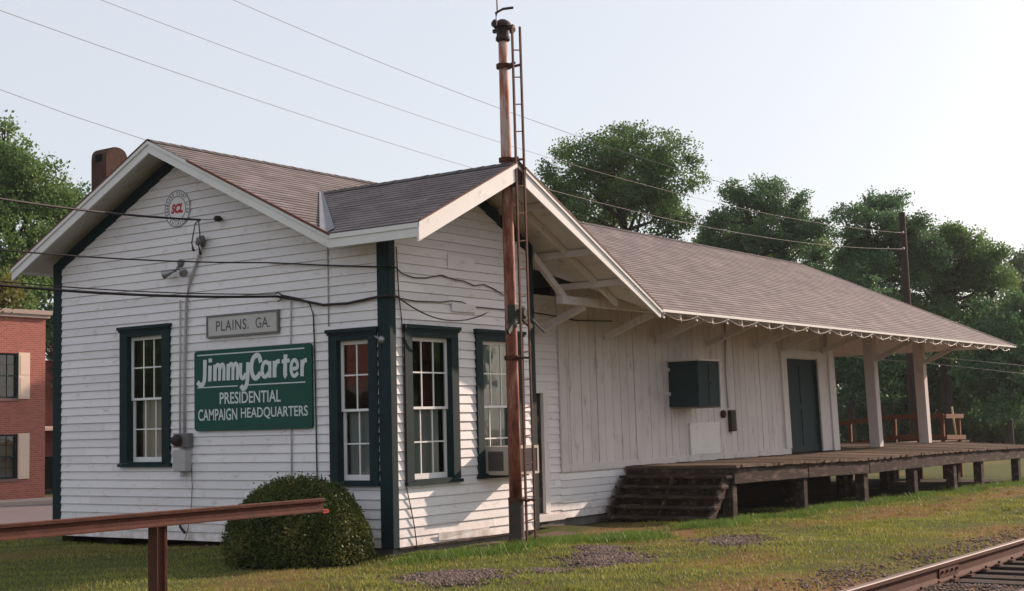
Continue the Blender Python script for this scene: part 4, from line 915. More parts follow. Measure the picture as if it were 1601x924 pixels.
# ------------------------------------------------------------------ railing made of old rail, foreground
a = at(0, 833, 9.75); b_ = at(505, 787, 12.25); zr_ = (a.z+b_.z)/2; a.z = b_.z = zr_; d = (b_-a); d.normalize()
bf = empty('rail_barrier', 'rusty barrier made from a length of old rail on a rail post in the foreground', 'barrier', (a.x, a.y, gz(a.x, a.y)))
def rail_section(sc_=1):  # half-profile of a rail, foot at 0, head top .125
    h = [(.058, 0), (.058, .010), (.012, .022), (.008, .030), (.008, .088), (.030, .098), (.032, .122), (.026, .128)]
    return [(x*sc_, z*sc_) for x, z in h] + [(-x*sc_, z*sc_) for x, z in reversed(h)]
def extrude(mb, prof, a, b_, up=Vector((0, 0, 1)), mi=None):
    d = (b_-a).normalized(); s = d.cross(up).normalized(); u = s.cross(d)
    A = [a+s*x+u*z for x, z in prof]; B_ = [b_+s*x+u*z for x, z in prof]; n_ = len(prof)
    for i in range(n_):
        j = (i+1) % n_; mb.face([A[i], A[j], B_[j], B_[i]], mi=(mi(i) if mi else 0))
    mb.face(list(reversed(A))); mb.face(B_)
a2 = a - d*2.6
mb = MB(); extrude(mb, rail_section(.90), a2-Vector((0, 0, .062)), b_-Vector((0, 0, .062))); mb.build('cross_rail', M['rust'], bf)
pp = a + d*((b_-a).length*.435)
P0 = Vector((pp.x, pp.y, gz(pp.x, pp.y)-.3)); P1 = Vector((pp.x, pp.y, zr_-.063))
for q in (P0, P0 - d*2.9 if False else None):
    if q is None: continue
    mb = MB(); extrude(mb, [(x, z-.06) for x, z in rail_section(.95)], q, Vector((q.x, q.y, zr_-.063)), up=Vector(d)); mb.build('post', M['rust'], bf)
mb = MB(); mb.box(b_.x-.05, b_.x+.02, b_.y-.05, b_.y+.01, zr_-.075, zr_-.045); mb.build('reflector', mat('faded_red_plastic', (.5, .06, .05), .4, .4, var=(.35, .04, .04)), bf)

# ------------------------------------------------------------------ railway track
tr = empty('railway_track', 'railway track with dark ties crossing the lower right corner', 'railway track', (5, -7.8, -.1))
for y in (-7.02, -8.45):
    mb = MB(); pr_ = [(x*1.25, z*1.52) for x, z in rail_section()]
    extrude(mb, pr_, Vector((-30, y, -.095)), Vector((70, y, -.095)), mi=lambda i: 1 if i in (6, 7, 8) else 0); mb.build('rail', [M['rust'], M['railtop']], tr)
for y, x in ((-7.02, .95),):
    for s in (-1, 1):
        mb = MB(); mb.box(x-.32, x+.32, y+s*.013-(.012 if s < 0 else 0), y+s*.013+(.012 if s > 0 else 0)+.0, -.055, .045)
        for k in range(4): mb.lathe((x-.24+k*.16, y+s*.03, 0), [(.018, -.01), (.018, .012), (.001, .014)], 6, 'Y')
        mb.build('joint_bar', M['rustdark'], tr)
for k in range(64):
    x = -6+k*.53+random.uniform(-.04, .04); mb = MB(); z = -.100+random.uniform(-.010, .004)
    if not (-7 < x < 28): continue
    r1 = random.uniform(-.05, .05)
    mb.hull8([(x-.11, -9.05+r1, z-.15), (x+.11, -9.05+r1, z-.15), (x+.11, -6.5+r1, z-.15), (x-.11, -6.5+r1, z-.15), (x-.11, -9.05+r1, z), (x+.11, -9.05+r1, z), (x+.11, -6.5+r1, z), (x-.11, -6.5+r1, z)]); mb.build('tie', M['tie'], tr, bevel=.012)
    if x < 9:
        for y in (-7.02,):
            mb = MB(); mb.box(x-.07, x+.07, y-.13, y-.07, z, z+.02); mb.box(x+.03, x+.055, y-.105, y-.08, z+.02, z+.05); mb.build('spike', M['rustdark'], tr)

# ------------------------------------------------------------------ leaf clouds
def quads(name, C, size, m_, parent=None, up_bias=0.0, tri=False, aspect=.6):
    n = len(C); C = np.asarray(C, float); size = np.broadcast_to(size, (n,)).astype(float)
    d = rng.normal(size=(n, 3)); d[:, 2] += up_bias; d /= np.linalg.norm(d, axis=1)[:, None]
    t_ = rng.normal(size=(n, 3)); u = np.cross(d, t_); u /= np.linalg.norm(u, axis=1)[:, None]; v = np.cross(d, u)
    a = (size*.5)[:, None]; b_ = (size*.5*aspect)[:, None]
    P = np.stack([C-u*a, C-v*b_+u*a*.1, C+u*a, C+v*b_-u*a*.1], 1).reshape(-1, 3)
    k = 4
    me = bpy.data.meshes.new(name); me.vertices.add(n*k); me.vertices.foreach_set('co', P.ravel().astype(np.float32))
    me.loops.add(n*k); me.loops.foreach_set('vertex_index', np.arange(n*k, dtype=np.int32)); me.polygons.add(n)
    me.polygons.foreach_set('loop_start', np.arange(0, n*k, k, dtype=np.int32)); me.polygons.foreach_set('loop_total', np.full(n, k, dtype=np.int32))
    me.update(calc_edges=True)
    return link(name, me, m_, parent)
def crown_points(blobs, n, fill=.35):
    """leaf centres: sprays gathered on the skin of many small lobes"""
    vol = np.array([b[3]**2 for b in blobs]); pr = vol/vol.sum(); out = []
    idx = rng.choice(len(blobs), n//14, p=pr)
    for i in idx:
        x, y, z, r = blobs[i]; d = rng.normal(size=3); d /= np.linalg.norm(d); d[2] = d[2]*.8
        rr = r*(1-fill*rng.random()**2)*(1+.18*rng.normal()*.5)
        c_ = np.array([x, y, z])+d*rr
        out.append(c_ + rng.normal(size=(14, 3))*np.array([.30, .30, .2])*(.55+.03*r))
    return np.concatenate(out)
def tree(base, height, lobes, label, m_='leaf', n=14000, leaf=.17, trunk_r=.28, cat='tree', group='trees around the depot', seedn=0):
    """base (x,y); lobes: (dx, dy, z, r) main masses, each broken into small lobes"""
    gx = gz(*base); e = empty('broadleaf_tree', label, cat, (base[0], base[1], gx), group)
    sub = []
    for (dx, dy, z, r) in lobes:
        k = max(5, int(7*r))
        for _ in range(k):
            d = rng.normal(size=3); d /= np.linalg.norm(d); q = r*rng.uniform(.15, 1.0)
            sub.append((base[0]+dx+d[0]*q, base[1]+dy+d[1]*q, z+d[2]*q*.9, r*rng.uniform(.26, .48)+.12))
    mb = MB(); tz = min(l_[2]-l_[3]*.3 for l_ in lobes); tp = Vector((base[0]+.2, base[1], max(gx+1.5, tz)))
    top_ = Vector((base[0]+lobes[0][0]*.5, base[1]+lobes[0][1]*.5, max(l_[2] for l_ in lobes)))
    mb.tube([(base[0], base[1], gx-.3), (base[0]+.05, base[1], gx+.6), tp, tp.lerp(top_, .5), top_], [trunk_r*1.4, trunk_r, trunk_r*.75, trunk_r*.45, trunk_r*.12], 9)
    mb.build('trunk', M['bark'], e, smooth=True)
    mb = MB(); o_ = rng.permutation(len(sub))
    for i in o_[:min(len(sub), 34)]:
        x, y, z, r = sub[i]; f = rng.uniform(.1, .75); s = tp.lerp(top_, f); 
        if z < s.z-1: s = tp.lerp(top_, .05)
        mid = s.lerp(Vector((x, y, z)), .5)+Vector((rng.normal()*.2, rng.normal()*.2, -.25)); mb.tube([s, mid, (x, y, z)], [trunk_r*.35, trunk_r*.2, .02], 5, cap=False)
    mb.build('branches', M['bark'], e, smooth=True)
    C_ = crown_points(sub, n); o = quads('crown', C_, rng.uniform(.6, 1.25, len(C_))*leaf, M[m_], e, aspect=.7)
    return e
def pl(px, py, D): 
    p = at(px, py, D); return p
RD = Vector((math.sin(YAW), -math.cos(YAW)))   # image-right on the ground
def tree_px(D, base_px, lobes_px, label, **k):
    """lobes given where they stand: (photo column, photo row, radius m) at distance D, spread in depth"""
    b_ = pl(base_px, 640, D); base = (b_.x, b_.y); L_ = []
    for i, (px, py, r) in enumerate(lobes_px):
        p = pl(px, py, D+rng.uniform(-1.5, 1.5)); L_.append((p.x-base[0], p.y-base[1], p.z, r))
    return tree(base, 0, L_, label, **k)
tree_px(70, 985, [(965, 245, 1.7), (905, 270, 1.5), (1030, 255, 1.6), (875, 315, 1.3), (950, 320, 1.8), (1040, 320, 1.7), (1075, 285, .9), (900, 370, 1.5), (980, 390, 1.8), (1050, 385, 1.2), (855, 262, .8), (930, 430, 1.9), (1020, 440, 1.8), (1000, 218, 1.0), (925, 222, 1.0), (850, 350, 1.1), (895, 310, 1.3), (1085, 340, .9), (1075, 400, 1.1), (990, 300, 1.6), (965, 212, 1.0), (880, 240, .9), (1060, 232, .9), (1085, 255, .7), (870, 285, 1.1), (940, 280, 1.5), (1010, 260, 1.4), (900, 350, 1.4), (1050, 350, 1.3)],
        'large spreading tree rising behind the middle of the depot roof', n=80000, leaf=.14, trunk_r=.36)
tree_px(74, 1195, [(1150, 315, 1.1), (1195, 330, 1.2), (1245, 330, 1.1), (1125, 345, .9), (1165, 370, 1.2), (1265, 365, 1.0), (1225, 395, 1.1), (1150, 400, 1.0), (1275, 400, .8), (1215, 440, 1.3), (1150, 300, .7), (1130, 430, 1.2), (1205, 305, .9), (1235, 360, 1.0), (1190, 370, 1.1), (1110, 380, .9), (1250, 315, .7), (1180, 300, .7), (1280, 360, .6), (1115, 410, .9)],
        'airy tree with bare gaps standing right of the largest tree', m_='leafdark', n=42000, leaf=.135, trunk_r=.25)
tree_px(72, 1375, [(1345, 345, .9), (1390, 325, .8), (1410, 350, .9), (1330, 365, .6), (1440, 345, .6), (1375, 380, 1.3), (1420, 400, 1.5), (1345, 390, 1.3), (1450, 380, 1.1), (1395, 350, 1.0), (1350, 420, 1.2), (1370, 318, .6), (1405, 312, .5), (1315, 340, .5), (1355, 330, .7), (1430, 370, .9), (1330, 400, 1.0), (1310, 440, 1.0)],
        'tall loose topped tree behind the dark utility pole', m_='leafdark', n=40000, leaf=.135, trunk_r=.22)
tree_px(76, 1480, [(1470, 390, 1.3), (1505, 375, 1.0), (1440, 430, 1.7), (1500, 430, 1.8), (1540, 430, 1.3), (1400, 470, 1.8), (1460, 500, 2.2), (1530, 500, 2.0), (1555, 400, .9), (1475, 370, 1.0), (1530, 400, 1.2), (1560, 440, 1.4), (1450, 400, 1.3)],
        'broad dense tree filling the sky right of the utility pole', m_='leaf', n=80000, leaf=.15, trunk_r=.34)
tree_px(92, 1600, [(1585, 420, 1.2), (1600, 455, 1.5), (1620, 400, 1.3), (1580, 480, 1.2), (1625, 480, 1.8), (1600, 520, 1.8), (1590, 560, 2.0)],
        'pale thin tree at the right edge of the view', m_='leafpale', n=18000, leaf=.19, trunk_r=.25)
for i, (px, y0, D, r, lab, mm_) in enumerate(((1140, 360, 88, 1.7, 'tree overlapping the airy tree from behind', 'leaf'), (1250, 385, 84, 1.8, 'tree behind the right half of the airy tree', 'leaf'), (1100, 395, 86, 1.9, 'tree closing the gap behind the freight roof ridge', 'leaf'), (1300, 415, 80, 1.8, 'tree filling the gap left of the dark utility pole', 'leafdark'), (1575, 500, 70, 1.9, 'tree standing where the freight roof eave ends', 'leafdark'), (1380, 560, 88, 2.4, 'tree low behind the first porch post', 'leaf'),(1330, 470, 70, 2.2, 'dark tree seen between the freight door and the first porch post', 'leafdark'), (1410, 520, 80, 2.3, 'shadowy tree seen between the two porch posts', 'leafdark'),
        (1500, 540, 82, 2.4, 'low dark tree right of the second porch post', 'leafdark'), (1570, 560, 78, 2.2, 'low spreading tree over the road at the right', 'leaf'), (1285, 450, 84, 2.0, 'small tree peeping over the freight roof', 'leafdark'), (1660, 560, 84, 2.5, 'tree standing just beyond the right edge of the view', 'leafdark'))):
    tree_px(D, px, [(px-30, y0+20, r*.8), (px+30, y0, r*.8), (px, y0+60, r), (px-45, y0+85, r*.8), (px+45, y0+80, r*.85), (px, y0+110, r)], lab, m_=mm_, n=24000, leaf=.19, trunk_r=.22)
tree_px(56, 15, [(5, 235, 1.1), (30, 250, 1.0), (60, 270, .9), (-30, 250, 1.6), (15, 300, 1.4), (60, 320, 1.2), (-20, 350, 1.8), (50, 380, 1.5), (10, 430, 1.8), (5, 200, .5), (80, 300, .5)],
        'tall leafy tree behind the brick building at the left', n=30000, leaf=.15, trunk_r=.3)
tree_px(60, 100, [(100, 315, 1.0), (125, 335, 1.0), (80, 350, 1.2), (120, 390, 1.3), (85, 430, 1.5), (120, 460, 1.4), (60, 470, 1.5), (95, 520, 1.6), (150, 360, 1.0), (90, 580, 1.5)],
        'rounded tree between the brick building and the depot gable', m_='leafdark', n=30000, leaf=.15, trunk_r=.28)
# small young tree close behind the gable's left eave
tree_px(31, -70, [(5, 455, .22), (16, 468, .20), (-14, 465, .3), (8, 443, .13), (-45, 470, .5)], 'yellowish young tree top beside the left eave of the depot', m_='leafyellow', n=1500, leaf=.10, trunk_r=.05)
# undergrowth at the foot of the far trees
C_ = []
for i in range(900):
    px = rng.uniform(1290, 1760); D = rng.uniform(84, 92); p = pl(px, 640, D); c_ = np.array([p.x, p.y, gz(p.x, p.y)+rng.uniform(0, 1)**1.3*3.2]); C_.append(c_+rng.normal(size=(26, 3))*np.array([.6, .6, .35]))
C_ = np.concatenate(C_); o = quads('undergrowth', C_, rng.uniform(.2, .4, len(C_)), M['leafdark']); tag(o, 'dark undergrowth along the foot of the far trees', 'undergrowth', kind='stuff')

# ------------------------------------------------------------------ clipped bush
bc = np.array([-1.05, .70, 0.0]); bu_ = empty('clipped_bush', 'round clipped evergreen bush in front of the gable wall', 'bush', (bc[0], bc[1], 0))
n = 42000; d = rng.normal(size=(n, 3)); d /= np.linalg.norm(d, axis=1)[:, None]; d[:, 2] = np.abs(d[:, 2])
ph = np.arctan2(d[:, 1], d[:, 0]); bumps = 1+.022*np.sin(5*ph+2*d[:, 2]*3)+.018*np.sin(9*ph-4*d[:, 2])
rr = (1-.16*rng.random(n)**2+.022*rng.normal(size=n)+.05*(rng.random(n) < .008))*bumps*.97
sq = np.where(d[:, 2] < .35, 1.0, 1.0)
Pn = np.stack([d[:, 0]*.97*rr, d[:, 1]*.97*rr, .02+d[:, 2]**.85*1.08*rr], 1)+bc
o = quads('foliage', Pn, rng.uniform(.018, .048, n), M['bush'], bu_, aspect=.6)
mb = MB(); 
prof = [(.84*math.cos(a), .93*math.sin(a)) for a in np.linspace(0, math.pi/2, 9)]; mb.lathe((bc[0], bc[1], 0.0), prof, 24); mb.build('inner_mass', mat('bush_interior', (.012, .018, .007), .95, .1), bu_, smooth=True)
mb = MB()
for k in range(10):
    a = k*.63; mb.tube([(bc[0], bc[1], -.1), (bc[0]+.2*math.cos(a), bc[1]+.2*math.sin(a), .3), (bc[0]+.6*math.cos(a), bc[1]+.6*math.sin(a), .7)], [.03, .02, .008], 5)
mb.build('stem', M['bark'], bu_)

# ------------------------------------------------------------------ grass, weeds, gravel
patches = [(.75, -2.85, 1.25, .62, .55), (-1.85, -2.40, .85, .66, .58), (3.85, -2.95, 1.25, .60, .46), (1.9, -2.0, .35, .3, .5), (-.75, -2.9, .3, .25, .4)]
def inpatch(x, y, grow=1.0):
    m_ = np.zeros(len(x), bool)
    for cx_, cy_, a, b_, th in patches:
        dx, dy = x-cx_, y-cy_; u = dx*math.cos(th)+dy*math.sin(th); v = -dx*math.sin(th)+dy*math.cos(th)
        wob = 1+.25*np.sin(5*np.arctan2(v, u)+cx_)+.15*np.sin(11*np.arctan2(v, u))
        m_ |= (u/a)**2+(v/b_)**2 < (grow*wob)**2
    return m_
def gzv(x, y): return np.array([gz(a, b_)+bumpz(a, b_) for a, b_ in zip(x, y)])
def blades(name, x, y, h, wd, m_):
    n = len(x); z = gzv(x, y); a = rng.uniform(0, 2*np.pi, n); lx = rng.normal(size=n)*.45*h; ly = rng.normal(size=n)*.45*h
    dx = np.cos(a)*wd/2; dy = np.sin(a)*wd/2
    P = np.stack([np.stack([x-dx, y-dy, z-.01], 1), np.stack([x+dx, y+dy, z-.01], 1), np.stack([x+lx, y+ly, z+h], 1)], 1).reshape(-1, 3)
    me = bpy.data.meshes.new(name); me.vertices.add(n*3); me.vertices.foreach_set('co', P.ravel().astype(np.float32)); me.loops.add(n*3); me.loops.foreach_set('vertex_index', np.arange(n*3, dtype=np.int32)); me.polygons.add(n)
    me.polygons.foreach_set('loop_start', np.arange(0, n*3, 3, dtype=np.int32)); me.polygons.foreach_set('loop_total', np.full(n, 3, dtype=np.int32)); me.update(calc_edges=True)
    return link(name, me, m_)
def vn(x, y, s, ph=0):   # cheap smooth noise 0..1
    return .5+.25*np.sin(x*s+ph+1.7*np.sin(y*s*.8+ph))+.25*np.sin(y*s*1.3-ph+1.3*np.sin(x*s*.9))
n = 230000
# sample more densely near the camera's view of the grass
x = rng.uniform(-9, 26, n); y = rng.uniform(-6.3, 0, n); 
m_ = rng.random(n) < np.clip(1.35-(x+9)/26, .25, 1)
x2 = rng.uniform(-9, .2, 60000); y2 = rng.uniform(0, 9.8, 60000)
x = np.concatenate([x[m_], x2]); y = np.concatenate([y[m_], y2])
fr_ = (y < -5.2)
dr = dryf(x, y); keep = (~inpatch(x, y, .95) | (rng.random(len(x)) < .22)) & ~((dr > .55) & (x > 2.4) & (y > -1.9) & (x < 6.3)) & ~((x > 0) & (x < 3.36) & (y > -.03)) & (rng.random(len(x)) < np.where(fr_, .6, .55+.45*vn(x, y, 1.1)))
x, y = x[keep], y[keep]
h = rng.uniform(.014, .042, len(x))*(.6+.9*vn(x, y, 1.7, 2))
tx = np.repeat(rng.uniform(-8, 20, 260), 34); ty = np.repeat(rng.uniform(-5.6, -.3, 260), 34); th_ = np.repeat(rng.uniform(.04, .09, 260), 34)
tx = tx+rng.normal(size=len(tx))*.045; ty = ty+rng.normal(size=len(ty))*.045; kk = ~inpatch(tx, ty, .9) & ~((tx > -.1) & (tx < 3.5) & (ty > -.1))
x = np.concatenate([x, tx[kk]]); y = np.concatenate([y, ty[kk]]); h = np.concatenate([h, (th_*rng.uniform(.5, 1, len(tx)))[kk]])
dry = rng.random(len(x)) < .12+.75*dryf(x, y); wdt = .011+.0006*np.clip(x+9, 0, 40)
tag(blades('grass', x[~dry], y[~dry], h[~dry], wdt[~dry], M['grass']), 'short patchy green grass between the depot and the track', 'grass', kind='stuff')
tag(blades('dry_grass', x[dry], y[dry], h[dry]*.8, wdt[dry], M['drygrass']), 'dried brown grass in bands along the platform and track', 'dry grass', kind='stuff')
# lush green tufts along the bay foot, around the mast and under the platform edge
x = np.concatenate([rng.normal(1.6, 1.3, 15000), rng.normal(3.6, .7, 9000), rng.uniform(7, 26, 26000), rng.uniform(5.2, 8, 3000)])
y = np.concatenate([-.55-.28*np.abs(rng.normal(size=15000)), rng.normal(-1.35, .32, 9000), -1.25-.22*rng.normal(size=26000), rng.normal(-1.35, .2, 3000)])
keep = (rng.random(len(x)) < np.clip(vn(x, y, 2.3, 1)*1.5-.45, 0, 1)) & (x > -.9)
x, y = x[keep], y[keep]; h = rng.uniform(.04, .13, len(x))
tag(blades('lush_weeds', x, y, h, .016, M['weeds']), 'taller bright green weeds along the bay and platform foot', 'weeds', kind='stuff')
# loose stones
def stones(name, x, y, s, label):
    base = np.array([(1, 0, 0), (-1, 0, 0), (0, 1, 0), (0, -1, 0), (0, 0, 1), (0, 0, -1)], float)
    T_ = np.array([(0, 2, 4), (2, 1, 4), (1, 3, 4), (3, 0, 4), (2, 0, 5), (1, 2, 5), (3, 1, 5), (0, 3, 5)], np.int32)
    n = len(x); z = gzv(x, y)+s*.15+(.012*inpatch(x, y, .6))*rng.random(n); P = (base[None]*rng.uniform(.5, 1, (n, 6, 1))+rng.normal(size=(n, 6, 3))*.15)*s[:, None, None]*np.array([1, 1, .7])
    P = P+np.stack([x, y, z], 1)[:, None]
    fc = (T_[None]+(np.arange(n)*6)[:, None, None]).reshape(-1)
    me = bpy.data.meshes.new(name); me.vertices.add(n*6); me.vertices.foreach_set('co', P.ravel().astype(np.float32)); me.loops.add(n*24); me.loops.foreach_set('vertex_index', fc.astype(np.int32)); me.polygons.add(n*8)
    me.polygons.foreach_set('loop_start', np.arange(0, n*24, 3, dtype=np.int32)); me.polygons.foreach_set('loop_total', np.full(n*8, 3, dtype=np.int32)); me.update(calc_edges=True)
    tag(link(name, me, M['stone']), label, 'gravel', kind='stuff')
x = []; y = []
for cx_, cy_, a, b_, th in patches:
    u = rng.normal(0, .42, 3400)*a; v = rng.normal(0, .42, 3400)*b_
    x.append(cx_+u*math.cos(th)-v*math.sin(th)); y.append(cy_+u*math.sin(th)+v*math.cos(th))
x = np.concatenate(x); y = np.concatenate(y); k_ = (inpatch(x, y, 1.0) & (rng.random(len(x)) < .85)) | (rng.random(len(x)) < .4); x, y = x[k_], y[k_]
stones('gravel', x, y, rng.uniform(.014, .042, len(x)), 'grey gravel spilled in patches on the grass')
x = np.concatenate([rng.uniform(-3, 14, 16000), rng.uniform(14, 34, 6000)]); y = np.concatenate([-5.75-np.abs(rng.normal(0, 1, 16000))*.8-.3*vn(np.arange(16000)*.013, np.arange(16000)*.0, 1), -6-np.abs(rng.normal(0, 1, 6000))*.8])
x = np.concatenate([x, rng.uniform(-3, 14, 22000)]); y = np.concatenate([y, rng.uniform(-9.4, -6.4, 22000)])
kk = rng.random(len(x)) < np.where(y > -6.5, .75*vn(x, y, 2.2, 1)**1.2, 1); x, y = x[kk], y[kk]
stones('ballast', x, y, rng.uniform(.012, .036, len(x)), 'dark ballast stones along and between the rails')

# ------------------------------------------------------------------ utility pole and wires
pb = at(1431, 692, 50); pt = at(1410, 332, 50); g_ = gz(pb.x, pb.y)
up = empty('utility_pole', 'dark wooden utility pole standing beyond the freight roof', 'utility pole', (pb.x+.1, pb.y, g_))
mb = MB(); q0 = Vector((pb.x+.1, pb.y+.02, g_-.4)); mb.tube([q0, pb, pt], [.19, .175, .115], 12); mb.build('pole', M['pole'], up, smooth=True)
E1 = at(1412, 389, 49.8); E2 = at(1411, 364, 49.8)
for e_ in (E1, E2):
    mb = MB(); mb.lathe(e_, [(.001, -.06), (.05, -.05), (.06, 0), (.04, .05), (.001, .06)], 10); mb.build('insulator', M['meter'], up, smooth=True)
def long_wire(S, E_, sg, lab, t0=-.35, r=.011):
    S = Vector(S); P = []
    for i in range(60):
        t_ = t0+(1-t0)*i/59; P.append(S.lerp(E_, t_)-Vector((0, 0, sg*4*t_*(1-t_))))
    tube_thing('power_line', P, r, M['wire'], lab, 'power line', 'power lines over the depot', n=5)
long_wire((-3.652, 3.364, 7.172), E1, .8, 'lowest power line of the three running to the utility pole', -.45, .0045)
long_wire((-.393, 5.499, 8.516), E2, .7, 'middle power line of the three running to the utility pole', -.3, .0045)
long_wire(at(365, 0, 56), at(1150, 292, 60), .4, 'highest faint power line passing behind the mast top', -.6, .010)
P = [at(-120, 103, 30), at(0, 140, 30.5), at(110, 180, 31), at(228, 219, 31.6), at(420, 275, 33)]
tube_thing('power_line', P, .006, M['wire'], 'faint power line ending behind the depot ridge at the left', 'power line', 'power lines over the depot', n=5)
for y0, y1, lab in ((546, 566, 'upper of two far wires crossing low before the right trees'), (557, 580, 'lower of two far wires crossing low before the right trees')):
    tube_thing('far_wire', [at(1320, y0, 62), at(1460, y0+12, 62), at(1700, y1+15, 62)], .009, M['wire'], lab, 'wire', n=5)
gw = at(1488, 636, 58); gb = at(1499, 684, 58)
tube_thing('guy_marker', [(gb.x, gb.y, gz(gb.x, gb.y)-.1), gw], .04, mat('yellow_plastic', (.38, .26, .10), .6, .3), 'thin slanting yellow guy wire marker by the far road', 'guy marker', n=6)

# ------------------------------------------------------------------ brick buildings across the street
YB = 32.67; g0 = -.62
bb = empty('brick_building', 'two storey red brick building with white shutters across the street', 'building', (0, YB+5, g0))
XL, XRB = -14.0, 18.45
wins = []
for x in np.arange(17.26, -8, -3.4):
    for z0, z1 in ((3.09, 4.75), (.15, 1.77)): wins.append((x-1.15, x, z0, z1))
mb = MB()
def bface(x0, x1, z0, z1): mb.face([(x0, YB, z0), (x1, YB, z0), (x1, YB, z1), (x0, YB, z1)], [(x0, z0), (x1, z0), (x1, z1), (x0, z1)])
zs = sorted({g0, 6.1, .15, 1.77, 3.09, 4.75})
for a, b_ in zip(zs, zs[1:]):
    hs = sorted([w_ for w_ in wins if w_[2] <= a+1e-4 and w_[3] >= b_-1e-4]); cur = XL
    for h_ in hs: bface(cur, h_[0], a, b_); cur = h_[1]
    bface(cur, XRB, a, b_)
mb.face([(XRB, YB, g0), (XRB, YB+12, g0), (XRB, YB+12, 6.1), (XRB, YB, 6.1)], [(0, g0), (12, g0), (12, 6.1), (0, 6.1)])
mb.face([(XL, YB+12, g0), (XL, YB, g0), (XL, YB, 6.1), (XL, YB+12, 6.1)], [(0, g0), (12, g0), (12, 6.1), (0, 6.1)])
mb.face([(XRB, YB+12, g0), (XL, YB+12, g0), (XL, YB+12, 6.1), (XRB, YB+12, 6.1)], [(0, g0), (60, g0), (60, 6.1), (0, 6.1)])
mb.face([(XL, YB, 6.09), (XRB, YB, 6.09), (XRB, YB+12, 6.09), (XL, YB+12, 6.09)])
mb.build('wall', M['brick'], bb)
mb = MB(); mb.box(XL-.1, XRB+.12, YB-.12, YB+.02, 6.1, 6.22); mb.box(XL-.16, XRB+.18, YB-.18, YB+.02, 6.222, 6.38); mb.box(XRB, XRB+.18, YB+.021, YB+12, 6.1, 6.38); mb.build('cornice', M['sidewalk'], bb)
for (x0, x1, z0, z1) in wins:
    mb = MB(); f_ = .07
    mb.box(x0, x0+f_, YB+.04, YB+.12, z0, z1); mb.box(x1-f_, x1, YB+.04, YB+.12, z0, z1); mb.box(x0+f_, x1-f_, YB+.04, YB+.12, z1-f_, z1); mb.box(x0+f_, x1-f_, YB+.04, YB+.12, z0, z0+f_); mb.box(x0+f_, x1-f_, YB+.05, YB+.11, (z0+z1)/2-.03, (z0+z1)/2+.03)
    w_ = mb.build('window', M['green'], bb)
    mb = MB()
    for k in (1, 2): u = x0+f_+(x1-x0-2*f_)*k/3; mb.box(u-.012, u+.012, YB+.085, YB+.10, z0+f_, z1-f_)
    for k in (1, 3): z = z0+(z1-z0)*k/4; mb.box(x0+f_, x1-f_, YB+.086, YB+.099, z-.012, z+.012)
    mb.build('muntin', M['iron'], w_)
    mb = MB(); mb.face([(x0+.05, YB+.105, z0+.05), (x1-.05, YB+.105, z0+.05), (x1-.05, YB+.105, z1-.05), (x0+.05, YB+.105, z1-.05)]); mb.build('pane', M['glass'], w_)
    mb = MB(); mb.box(x0, x1, YB+.3, YB+.32, z0, z1 if z0 > 1 else z0+1.2); mb.build('curtain', M['meter'] if z0 < 1 else M['dark'], w_)
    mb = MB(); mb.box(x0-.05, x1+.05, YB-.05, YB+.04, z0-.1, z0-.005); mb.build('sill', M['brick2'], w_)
    for a in (x0-.48, x1+.01):
        mb = MB(); mb.box(a, a+.47, YB-.05, YB-.003, z0-.02, z1+.03)
        for z_ in (z0+.05, (z0+z1)/2+.04): mb.box(a+.06, a+.41, YB-.062, YB-.051, z_, z_+(z1-z0)/2-.12)
        mb.build('shutter', M['shutter'], bb)
b2 = empty('brick_store', 'dark red store with an awning behind the two storey brick building', 'building', (25, 44, g0))
mb = MB(); Y2 = 38.7
mb.face([(18.6, Y2, g0), (30, Y2, g0), (30, Y2, 4.9), (18.6, Y2, 4.9)], [(0, 0), (12, 0), (12, 6.4), (0, 6.4)]); mb.face([(30, Y2, g0), (30, Y2+10, g0), (30, Y2+10, 4.9), (30, Y2, 4.9)], [(0, 0), (10, 0), (10, 6.4), (0, 6.4)])
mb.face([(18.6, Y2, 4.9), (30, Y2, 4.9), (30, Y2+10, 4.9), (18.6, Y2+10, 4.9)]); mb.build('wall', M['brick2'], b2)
mb = MB(); mb.hull8([(18.6, Y2-1.1, 1.9), (29, Y2-1.1, 1.9), (29, Y2-.01, 1.95), (18.6, Y2-.01, 1.95), (18.6, Y2-1.1, 2.0), (29, Y2-1.1, 2.0), (29, Y2-.01, 2.1), (18.6, Y2-.01, 2.1)]); mb.build('awning', M['sidewalk'], b2)
mb = MB(); mb.box(21.5, 28, Y2-.03, Y2-.004, g0+.05, 1.0-.2); mb.build('shop_window', M['dark'], b2)

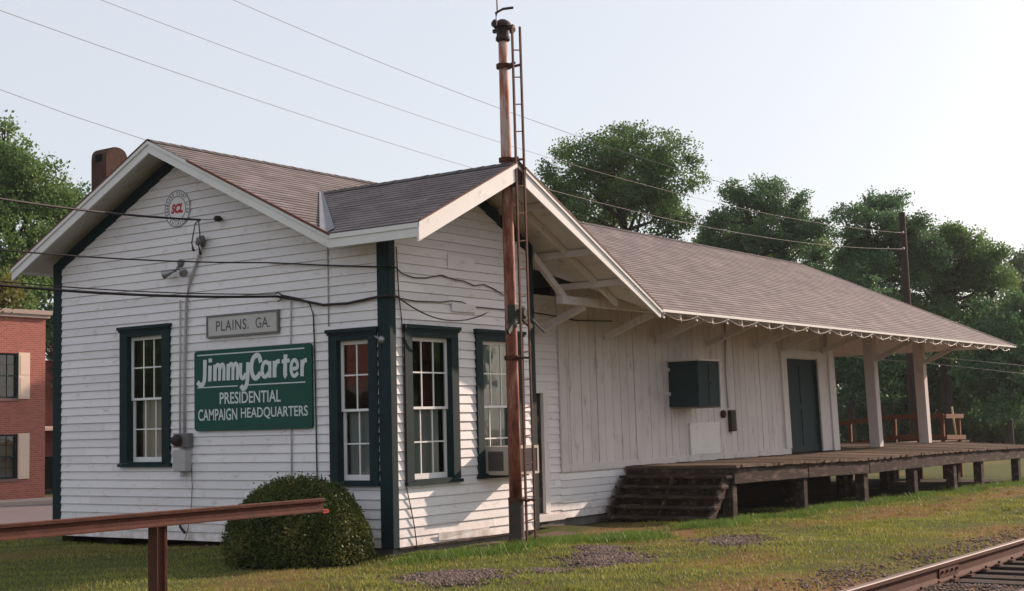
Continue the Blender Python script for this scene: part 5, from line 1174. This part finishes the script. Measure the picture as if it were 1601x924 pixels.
# ------------------------------------------------------------------ street side seen only mirrored in the window glass
b3 = empty('brick_store', 'long brick store front standing up the street left of the view', 'building', (-40, 38, g0))
mb = MB(); x0, x1, y0, z1 = -58.0, -31.0, 32.7, 6.9
mb.face([(x0, y0, g0), (x1, y0, g0), (x1, y0, z1), (x0, y0, z1)], [(x0, g0), (x1, g0), (x1, z1), (x0, z1)]); mb.face([(x1, y0, g0), (x1, y0+10, g0), (x1, y0+10, z1), (x1, y0, z1)], [(0, g0), (10, g0), (10, z1), (0, z1)])
mb.face([(x0, y0+10, g0), (x0, y0, g0), (x0, y0, z1), (x0, y0+10, z1)], [(0, g0), (10, g0), (10, z1), (0, z1)]); mb.face([(x0, y0, z1), (x1, y0, z1), (x1, y0+10, z1), (x0, y0+10, z1)]); mb.build('wall', M['brick'], b3)
mb = MB(); mb.hull8([(x0, y0-1.6, 3.3), (x1, y0-1.6, 3.3), (x1, y0-.01, 3.7), (x0, y0-.01, 3.7), (x0, y0-1.6, 3.42), (x1, y0-1.6, 3.42), (x1, y0-.01, 3.82), (x0, y0-.01, 3.82)]); mb.build('awning', M['asphalt'], b3)
for k in range(6):
    mb = MB(); a = x0+.6+k*4.4; mb.box(a, a+3.7, y0-.04, y0-.004, g0+.5, 3.2); mb.build('shop_window', M['dark'], b3)
for (bx_, by_, hh, lab) in ((-21.5, 30.5, 7, 'street tree between the two brick buildings'), (-26, 31, 6.5, 'street tree beside the long brick store'), (27, -22, 9, 'tree across the tracks nearest the steps'), (34, -27, 9, 'tree across the tracks farther from the steps'), (21, -19, 8, 'tree across the tracks opposite the bay')):
    tree((bx_, by_), hh, [(0, 0, hh*.62, 2.4), (1.6, .5, hh*.5, 2.0), (-1.6, -.4, hh*.52, 2.0), (0, .6, hh*.32, 1.9), (.4, -.6, hh*.8, 1.6)], lab, m_='leafdark', n=9000, leaf=.32, trunk_r=.25)

# ------------------------------------------------------------------ summer haze over the whole place
HZ = MB(); HZ.box(-70, 150, -110, 110, -4, 30)
ho_ = HZ.build('haze', None); tag(ho_, 'thin summer haze in the air', 'haze', kind='stuff')
hm = bpy.data.materials.new('haze_air'); hm.use_nodes = True; hm.node_tree.nodes.remove(hm.node_tree.nodes['Principled BSDF'])
pv = hm.node_tree.nodes.new('ShaderNodeVolumePrincipled'); pv.inputs['Color'].default_value = (.86, .90, .94, 1); pv.inputs['Density'].default_value = .00022; pv.inputs['Anisotropy'].default_value = .3
hm.node_tree.links.new(pv.outputs[0], hm.node_tree.nodes['Material Output'].inputs['Volume']); ho_.data.materials.append(hm)
